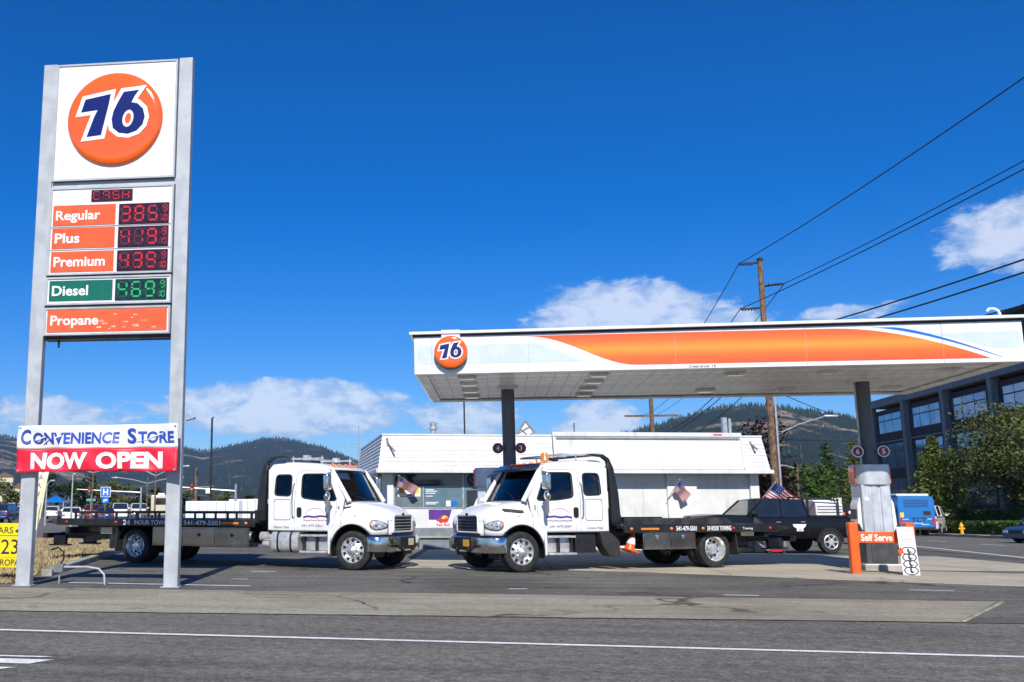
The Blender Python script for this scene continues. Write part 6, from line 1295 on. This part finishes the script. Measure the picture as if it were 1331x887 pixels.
m = MB(); m.box(-3.2, 3.2, -1.15, 1.15, 0.55, 2.85); rb = m.build('body', 'car_beige', rv, bev=0.12, seg=3); m = MB(); m.box(-3.23, -3.15, -0.75, 0.75, 1.75, 2.5); m.build('rear_window', 'car_glass', rb); m = MB(); m.box(-1.2, 0.4, -0.4, 0.4, 2.85, 3.1); m.build('roof_unit', 'car_white', rv, bev=0.05)
for s in (-1, 1):
    m = MB(); m.box(-2.2, 1.6, s * 1.151, s * 1.165, 1.5, 2.3); m.build('side_window', 'car_glass', rb)
    for x in (-1.9, 2.1): m = MB(); m.lathe([(0.2, -0.12), (0.40, -0.12), (0.40, 0.12), (0.2, 0.12)], (x, s * 1.02, 0.40), 'y', 18); m.build('wheel', 'rubber', rv)
GT = 'white box trailers behind the flatbed'
for (x, y, L, H, lab) in ((-19.0, 62.5, 3.6, 1.85, 'wide white box trailer behind the left flatbed'), (-18.4, 70.5, 3.4, 2.05, 'white box trailer next to the left truck headboard')):
    t = thing('box_trailer', lab, 'trailer', (x, y, 0), 9, GT); m = MB(); m.box(-L / 2, L / 2, 0, 2.2, 0.45, H); b = m.build('box', 'car_white', t, bev=0.03)
    for k in range(6): m = MB(); q = -L / 2 + L * (k + 0.5) / 6; m.box(q - 0.02, q + 0.02, -0.012, 0, 0.5, H - 0.05); m.build('rib', 'galvanised', b)
    for q in (-0.4, 0.4): m = MB(); m.lathe([(0.15, -0.1), (0.33, -0.1), (0.33, 0.1), (0.15, 0.1)], (q * 1.1, 0.12, 0.33), 'y', 18); m.build('wheel', 'rubber', t)
def lamp_post(label, loc, H, arms, mat='galvanised', r=0.09, head=0.55, rz=0, group='street lamps in the left distance', rise=0.5, al=2.4):
    t = thing('street_lamp', label, 'street lamp', loc, rz, group); m = MB(); m.tube([(0, 0, -0.2), (0, 0, H)], [r, r * 0.6], 8); m.build('pole', mat, t)
    for s in arms:
        m = MB(); m.tube([(0, 0, H - 0.5), (s * al * 0.45, 0, H - 0.5 + rise * 0.6), (s * al, 0, H - 0.5 + rise)], 0.045, 6); m.build('arm', 'galvanised', t)
        m = MB(); m.box(s * al, s * (al + head), -0.13, 0.13, H - 0.5 + rise - 0.07, H - 0.5 + rise + 0.06); m.build('lamp_head', 'galvanised', t, bev=0.03)
    return t
lamp_post('double-armed street lamp left of the blue hospital sign', (-31.3, 71.0, 0), 4.6, (-1, 1), 'pole_wood', 0.08)
lamp_post('double-armed street lamp above the motorhome', (-28.9, 76.5, 0), 3.9, (-1, 1), 'pole_wood', 0.07, al=2.6)
lamp_post('street lamp with drooping arms behind the right sign post', (-24.7, 67.0, 0), 4.2, (-1, 1), 'pole_wood', 0.08, rise=0.7, al=2.0)
lamp_post('tall thin street lamp with short head behind left flag', (-36.6, 74.0, 0), 3.6, (1,), 'galvanised', 0.09, 0.4, al=0.3)
lamp_post('pale lamp pole between white sedan and hospital sign', (-32.6, 70.2, 0), 4.0, (1,), 'galvanised', 0.09, 0.25, al=0.05)
t = thing('street_lamp', 'tall dark parking lot lamp right of the price sign', 'street lamp', (-20.7, 67.6, 0))
m = MB(); m.tube([(0, 0, 0), (0, 0, 7.95)], [0.10, 0.075], 8); m.build('pole', 'dark_steel', t); m = MB(); m.box(-0.10, 0.62, -0.22, 0.22, 8.0, 8.14); m.build('lamp_head', 'galvanised', t, bev=0.02).rotation_euler = (0, R(-14), 0) ; t.children[-1].location = (-0.02, 0, 0); t.children[-1].rotation_euler = (0, 0, 0)
m = MB(); m.tube([(0, 0, 7.9), (0.12, 0, 8.02)], 0.05, 6); m.build('bracket', 'dark_steel', t)
def signal_mast(label, loc, H, L, s, rz, heads):
    t = thing('traffic_signal', label, 'traffic signal', loc, rz, 'signal masts at the left junction'); m = MB(); m.tube([(0, 0, 0), (0, 0, H)], [0.11, 0.08], 8); m.build('pole', 'galvanised', t)
    m = MB(); m.tube([(0, 0, H - 0.5), (s * L, 0, H - 0.2)], [0.07, 0.04], 8); m.build('mast_arm', 'galvanised', t)
    for h in heads:
        m = MB(); m.box(s * h - 0.16, s * h + 0.16, -0.12, 0.12, H - 0.85, H + 0.12); o = m.build('signal_head', 'print_black', t, bev=0.03)
        for k, c in enumerate(('red_lens', 'amber', 'sign_green')): m = MB(); m.lathe([(0.09, -0.14), (0.09, -0.119)], (s * h, 0, H - 0.08 - 0.27 * k), 'y', 12); m.build('lens', c, o)
    return t
signal_mast('long signal mast arm left of the hospital sign', (-32.9, 85.5, 0), 3.3, 6.0, -1, 9, (4.8,)); signal_mast('signal mast with white sign right of the price sign', (-18.9, 67.9, 0), 3.1, 4.2, -1, 9, (3.2,))
m = MB(); m.box(-0.16, 0.16, 0, 0.03, -0.2, 0.2); tag(m.build('street_sign', 'print_white', loc=(-20.9, 67.5, 2.63), bev=0.01), 'small white square sign hanging on the right signal arm', 'sign')
hs_ = thing('hospital_sign', 'blue hospital H sign with arrow plate below', 'sign', (-26.25, 61.7, 0), 9); m = MB(); m.tube([(0, 0.03, -0.1), (0, 0.03, 2.7)], 0.04, 6); m.build('post', 'pole_wood', hs_)
m = MB(); m.prism(rrect(-0.34, 2.12, 0.34, 2.80, 0.05), 'y', -0.02, 0.0); p_ = m.build('panel', 'print_white', hs_); plate('field', [rrect(-0.31, 2.15, 0.31, 2.77, 0.05)], 'fascia_blue', p_, FRONT(0, -0.022, 0), 0.004); text('H', 'print_white', p_, FRONT(0, -0.025, 2.46), 0.34, 0.42, bold=0.03)
m = MB(); m.prism(rrect(-0.24, 1.72, 0.24, 2.07, 0.04), 'y', -0.02, 0.0); q_ = m.build('arrow_panel', 'fascia_blue', hs_); plate('arrow', [[(-0.12, 1.78), (-0.06, 1.78), (-0.06, 1.89), (0.02, 1.89), (0.02, 1.82), (0.16, 1.92), (0.02, 2.02), (0.02, 1.95), (-0.12, 1.95)]], 'print_white', q_, FRONT(0, -0.022, 0), 0.004)
sn = thing('street_name_sign', 'pale green street name sign left of the red suv', 'sign', (-33.6, 76.0, 0), 9); m = MB(); m.tube([(0, 0.02, 0), (0, 0.02, 2.5)], 0.035, 6); m.build('post', 'galvanised', sn); pm('sign_teal', (0.10, 0.42, 0.34), 0.4); m = MB(); m.box(-0.38, 0.38, -0.015, 0.015, 1.95, 2.15); m.build('blade', 'sign_teal', sn)
wp = thing('wooden_pole', 'short wooden utility pole right of the price sign', 'utility pole', (-23.3, 72.2, 0)); m = MB(); m.tube([(0, 0, 0), (0, 0, 4.5)], [0.14, 0.11], 8); m.build('pole', 'pole_wood', wp); m = MB(); m.tube([(-1.6, 0, 2.9), (1.4, 0, 3.05)], 0.04, 6); m.tube([(-1.6, 0, 2.6), (0, 0, 2.9)], 0.03, 6); m.build('arm', 'galvanised', wp)
for k, (x, y, H, rx, lab) in enumerate(((-76, 140, 6.5, 5.5, 'tree mass at the left picture edge'), (-70, 141, 7.2, 5.0, 'tall dark tree behind the left sign post'), (-64.5, 143, 7.0, 4.6, 'dark tree behind the street name sign'), (-59, 142, 6.2, 4.2, 'round tree behind the hospital sign'), (-54, 144, 5.0, 4.4, 'low tree behind the white van'), (-49.5, 146, 4.6, 4.5, 'low tree left of the motorhome'), (-45, 150, 4.4, 4.5, 'tree behind the motorhome roof'), (-40, 152, 3.6, 4.5, 'small tree behind right sign post'), (-36, 155, 3.4, 4.5, 'small tree behind the wooden pole'), (-31, 158, 3.0, 5.0, 'bushy tree behind the white trailers'), (-82, 138, 5.5, 5.0, 'green tree at the very left edge'))):
    broadleaf('distant_tree', lab, (x, y, 0), H, rx, 60 + k, 'leaf_far' if k % 3 else 'leaf_oak', 0.02, 26, 60, 0.34, 'trees across the left road')
bt = thing('blue_tent', 'blue canopy tent behind the feather flag', 'tent', (-58.5, 121.0, 0), 10)
m = MB(); m.loft([[(-1.5, -1.5, 2.1), (1.5, -1.5, 2.1), (1.5, 1.5, 2.1), (-1.5, 1.5, 2.1)], [(-0.1, -0.1, 3.0), (0.1, -0.1, 3.0), (0.1, 0.1, 3.0), (-0.1, 0.1, 3.0)]]); m.build('roof', 'bus_blue', bt)
for x in (-1.45, 1.45):
    for y in (-1.45, 1.45): m = MB(); m.bar((x, y, 0), (x, y, 2.1), 0.05); m.build('leg', 'print_white', bt)
# ================================================================ utility poles and wires
UP = thing('utility_pole', 'tall wooden utility pole rising behind the canopy', 'utility pole', (11.95, 44.4, hf(12, 44)))
m = MB(); m.tube([(0, 0, 0), (0.03, 0, 7), (0.08, 0.02, 12.75)], [0.165, 0.145, 0.115], 10); m.build('pole', 'pole_wood', UP)
m = MB(); m.lathe([(0.135, 12.70), (0.14, 12.80), (0.05, 12.86)], (0.08, 0.02, 0), 'z', 10); m.build('cap', 'dark_steel', UP)
for (x, z, s) in ((-0.85, 12.6, -1), (1.05, 11.62, 1), (-0.92, 10.5, -1)):
    m = MB(); m.tube([(0.05, 0, z - 0.12 * (1 if s > 0 else -0.2)), (x, 0, z)], 0.045, 6)
    for k in range(5): q = 0.35 + 0.14 * k; m.lathe([(0.07, -0.02), (0.07, 0.02)], (x * q + 0.02, 0, z - 0.03), 'x', 8)
    m.build('standoff_insulator', 'dark_steel', UP)
m = MB(); m.tube([(0.20, -0.12, 0), (0.24, -0.12, 8.0)], 0.05, 6); m.build('riser_pipe', 'galvanised', UP)
m = MB(); m.tube([(0.1, 0, 4.75), (1.2, 0.2, 5.25), (2.4, 0.4, 5.62)], 0.03, 6); m.build('lamp_arm', 'galvanised', UP); m = MB(); m.box(2.35, 2.95, 0.30, 0.50, 5.58, 5.68); m.build('lamp_head', 'galvanised', UP, bev=0.03)
U2 = thing('utility_pole', 'distant wooden utility pole with crossarms above the store roof', 'utility pole', (15.2, 97.6, hf(15, 97)))
m = MB(); m.tube([(0, 0, 0), (0, 0, 13.0)], [0.26, 0.20], 8); m.build('pole', 'pole_wood', U2)
for z, w in ((11.2, 2.6), (8.9, 1.6)): m = MB(); m.bar((-w, 0, z), (w, 0, z), 0.16, 0.2); m.build('crossarm', 'pole_wood', U2)
def wire(label, a, b, sag, r=0.016, c=None, name='power_line'):
    pts = [a, b] + ([c] if c else []); m = MB(); path = []
    for p, q in zip(pts, pts[1:]):
        L = (Vector(q) - Vector(p)).length; n = 18
        for k in range(n + (q == pts[-1])):
            u = k / n; v = Vector(p).lerp(Vector(q), u); v.z -= sag * (L / 40) ** 2 * 4 * u * (1 - u); path.append(v)
    m.tube(path, r, 5); return tag(m.build(name, 'wire_black', smooth=60), label, 'wire', 'overhead wires at the utility poles')
pz = hf(12, 44)
wire('topmost overhead wire climbing from the pole to upper right', (14.2, 97.6, 12.0), (11.1, 44.4, 12.6 + pz), 0.55, 0.020, (15.2, 4.0, 12.6))
wire('upper wire of the close pair leaving the pole rightwards', (15.8, 97.6, 10.6), (13.0, 44.4, 11.62 + pz), 0.5, 0.018, (16.9, 8.0, 11.4))
wire('lower wire of the close pair crossing the pole', (14.2, 97.6, 10.4), (11.03, 44.4, 10.5 + pz), 0.5, 0.020, (17.9, 10.0, 11.6))
wire('higher telephone cable over the right end of the canopy', (15.2, 97.6, 8.4), (12.1, 44.4, 9.1 + pz), 0.5, 0.028, (16.6, 16.0, 8.2))
wire('middle telephone cable over the right end of the canopy', (15.0, 97.6, 8.1), (12.2, 44.4, 8.7 + pz), 0.5, 0.028, (16.6, 16.0, 7.9))
wire('lowest telephone cable over the right end of the canopy', (15.4, 97.6, 7.2), (12.2, 44.4, 7.8 + pz), 0.5, 0.024, (16.6, 16.0, 7.0))
wire('service cable running right below the hill', (12.2, 44.4, 4.4), (21.5, 60.5, 5.3), 0.2, 0.02)
wire('slanting guy cable from pole towards the office', (12.1, 44.4, 6.6), (24.0, 66.0, 6.6), 0.4, 0.018)
lamp_post('small brown street lamp behind the black pickup', gz(21.6, 74.3), 5.2, (-1,), 'pole_wood', 0.10, 0.5, 9, 'street lamps in the right distance', 0.3, 0.8)
bs = thing('bus_stop_sign', 'pale small sign on a post left of the right pump', 'sign', gz(14.6, 45.0)); m = MB(); m.tube([(0, 0.02, 0), (0, 0.02, 2.0)], 0.03, 6); m.build('post', 'galvanised', bs); m = MB(); m.box(-0.18, 0.22, -0.02, 0.0, 1.25, 2.1); m.build('panel', 'plate_cream', bs)
# ================================================================ hills
def hill_mat(name, green1, green2, tan, amount, sc_, bare=(-9000.0, -8000.0)):
    m = bpy.data.materials.new(name); m.use_nodes = True; t = NT(m.node_tree); ob = t.n('ShaderNodeTexCoord').outputs['Object']
    a = t.n('ShaderNodeTexNoise', {'Vector': ob, 'Scale': sc_ * 9, 'Detail': 6.0, 'Roughness': 0.75}).outputs[0]
    b = t.n('ShaderNodeTexNoise', {'Vector': ob, 'Scale': sc_, 'Detail': 7.0, 'Roughness': 0.62, 'Distortion': 0.4}).outputs[0]
    c = t.mix(t.smooth(a, 0.35, 0.65), green1, green2); k = t.m('MULTIPLY', t.m('MULTIPLY', t.smooth(b, amount, amount + 0.07), t.smooth(a, 0.36, 0.56)), t.smooth(t.n('ShaderNodeSeparateXYZ', {0: ob}).outputs[0], *bare))
    c = t.mix(k, c, tan); bp = t.n('ShaderNodeBump', {'Height': a, 'Strength': 1.0, 'Distance': 14.0}).outputs[0]
    p = t.n('ShaderNodeBsdfPrincipled', {'Base Color': c, 'Roughness': 0.95, 'Specular IOR Level': 0.1, 'Normal': bp}); t.n('ShaderNodeOutputMaterial', {0: p.outputs[0]}); MATS[name] = m
hill_mat('hill_left', (0.014, 0.024, 0.014), (0.030, 0.042, 0.020), (0.34, 0.25, 0.17), 0.525, 0.0030)
hill_mat('hill_right', (0.013, 0.025, 0.013), (0.032, 0.047, 0.019), (0.40, 0.29, 0.19), 0.50, 0.0062, (380.0, 520.0))
leaf_mat('hill_trees', (0.014, 0.028, 0.012), (0.030, 0.050, 0.020), 0.0)
def hill(name, prof, D, front, back, seed, mat, ntree, hgt, label):
    rng = random.Random(seed); a0, a1 = prof[0][0], prof[-1][0]; NC, NR = 220, 46; m = MB(); vs = []; pts = {}
    for i in range(NC + 1):
        az = a0 + (a1 - a0) * i / NC; H = D * math.tan(R(interp(prof, az))) + 1.4
        for j in range(NR + 1):
            t = j / NR
            if t <= 0.72: u = t / 0.72; d = D - front * (1 - u); base = H * u ** 1.25
            else: u = (t - 0.72) / 0.28; d = D + back * u; base = H * (1 - u ** 1.5) ; 
            x, y = d * math.sin(R(az)), d * math.cos(R(az))
            nz = noise.fractal(Vector((x, y, 0)) * (2.2 / front), 1.0, 2.0, 6); sp = abs(noise.noise(Vector((x, y, 7)) * (3.6 / front)))
            amp = H * (0.55 * u * (1 - u) * 1.5 if t <= 0.72 else 0.1 * u); z = base + amp * (nz * 0.55 - sp * 0.5) + (rng.uniform(-1, 1) * H * 0.006)
            vs.append((x, y, max(z, -1.0) - (2 if t in (0, 1) else 0))); pts[i, j] = vs[-1]
    n = NR + 1; m.add(vs, [(i * n + j, i * n + j + 1, (i + 1) * n + j + 1, (i + 1) * n + j) for i in range(NC) for j in range(NR)]); tag(m.build(name, mat, smooth=70), kind='structure')
    tm = MB(); jr = int(0.72 * NR)
    for k in range(ntree):
        ridge = rng.random() < 0.6; i = rng.uniform(0, NC - 1); j = jr + rng.uniform(-1.5, 0.8) if ridge else rng.uniform(3, jr)
        i0, j0 = int(i), int(j); f, g = i - i0, j - j0
        p = Vector(pts[i0, j0]).lerp(Vector(pts[i0 + 1, j0]), f).lerp(Vector(pts[i0, j0 + 1]).lerp(Vector(pts[i0 + 1, j0 + 1]), f), g)
        if noise.fractal(p * 0.0035, 1.0, 2.0, 4) > 0.12 and not ridge: continue
        h = hgt * rng.uniform(0.5, 1.15); r = h * rng.uniform(0.16, 0.26); ph = rng.uniform(0, 6)
        tm.add([(p.x + r * math.cos(ph + q * 1.2566), p.y + r * math.sin(ph + q * 1.2566), p.z - h * 0.1) for q in range(5)] + [(p.x, p.y, p.z + h)], [(q, (q + 1) % 5, 5) for q in range(5)])
    tag(tm.build(name + '_forest', 'hill_trees', smooth=0, fix=False), label, 'forest', kind='stuff')
hill('hill_range', [(-44, 2.6), (-38, 3.9), (-31.4, 4.22), (-29.0, 4.03), (-27.7, 3.8), (-25.2, 3.1), (-22.6, 2.85), (-18.6, 3.5), (-17.6, 3.28), (-15.9, 3.61), (-14.3, 3.99), (-13.6, 4.13), (-12.5, 4.05), (-10.4, 3.55), (-9.2, 3.09), (-8.1, 2.59), (-5.8, 1.72), (-2.2, 0.67), (1.5, 0.2), (6.0, 0.05)], 4200, 2200, 1500, 5, 'hill_left', 3600, 15, 'dense forest covering the long left hills')
hill('hill', [(0.0, 0.1), (2.3, 1.2), (5.0, 3.2), (6.4, 3.98), (7.7, 4.25), (9.8, 4.85), (12.3, 5.5), (14.1, 5.6), (15.5, 5.45), (18.1, 4.97), (19.3, 4.63), (20.9, 4.05), (23.8, 3.0), (26.3, 2.2), (32.0, 1.2), (40.0, 0.1)], 2500, 1250, 1200, 6, 'hill_right', 3400, 12, 'dense conifer forest on the hill above the store')
# low buildings on the slope at the far left
for (x, y, z, w, h, lab) in ((-203, 372, 9.0, 7, 5, 'pale house on the slope at the far left'), (-197.5, 374, 5.0, 6, 4.5, 'lower pale house left of the sign post'), (-209, 371, 4.0, 6, 4, 'small pale house at the left picture edge')):
    t = thing('house', lab, 'house', (x, y, z), 20, 'houses on the far left slope'); m = MB(); m.box(-w / 2, w / 2, 0, 6, -8, h); m.build('wall', 'car_beige', t); m = MB(); m.prism([(-w / 2 - 0.4, h), (w / 2 + 0.4, h), (0, h + 2.0)], 'y', -0.4, 6.4); m.build('roof', 'pole_wood', t)
    for q in (-w / 4, w / 4): m = MB(); m.box(q - 0.7, q + 0.7, -0.05, 0, 1.2, 2.8); m.build('window', 'car_glass', t)
# ================================================================ air
m = MB(); m.box(-9100, 9100, -3100, 9100, -8, 330); hz = tag(m.build('haze', 'print_white', smooth=0), kind='stuff')
hm = bpy.data.materials.new('haze_air'); hm.use_nodes = True; t = NT(hm.node_tree)
v = t.n('ShaderNodeVolumePrincipled', {'Color': (0.42, 0.64, 1.0, 1), 'Density': 0.8e-4, 'Anisotropy': 0.2}); o = t.n('ShaderNodeOutputMaterial', {1: v.outputs[0]}); hz.data.materials.clear(); hz.data.materials.append(hm)
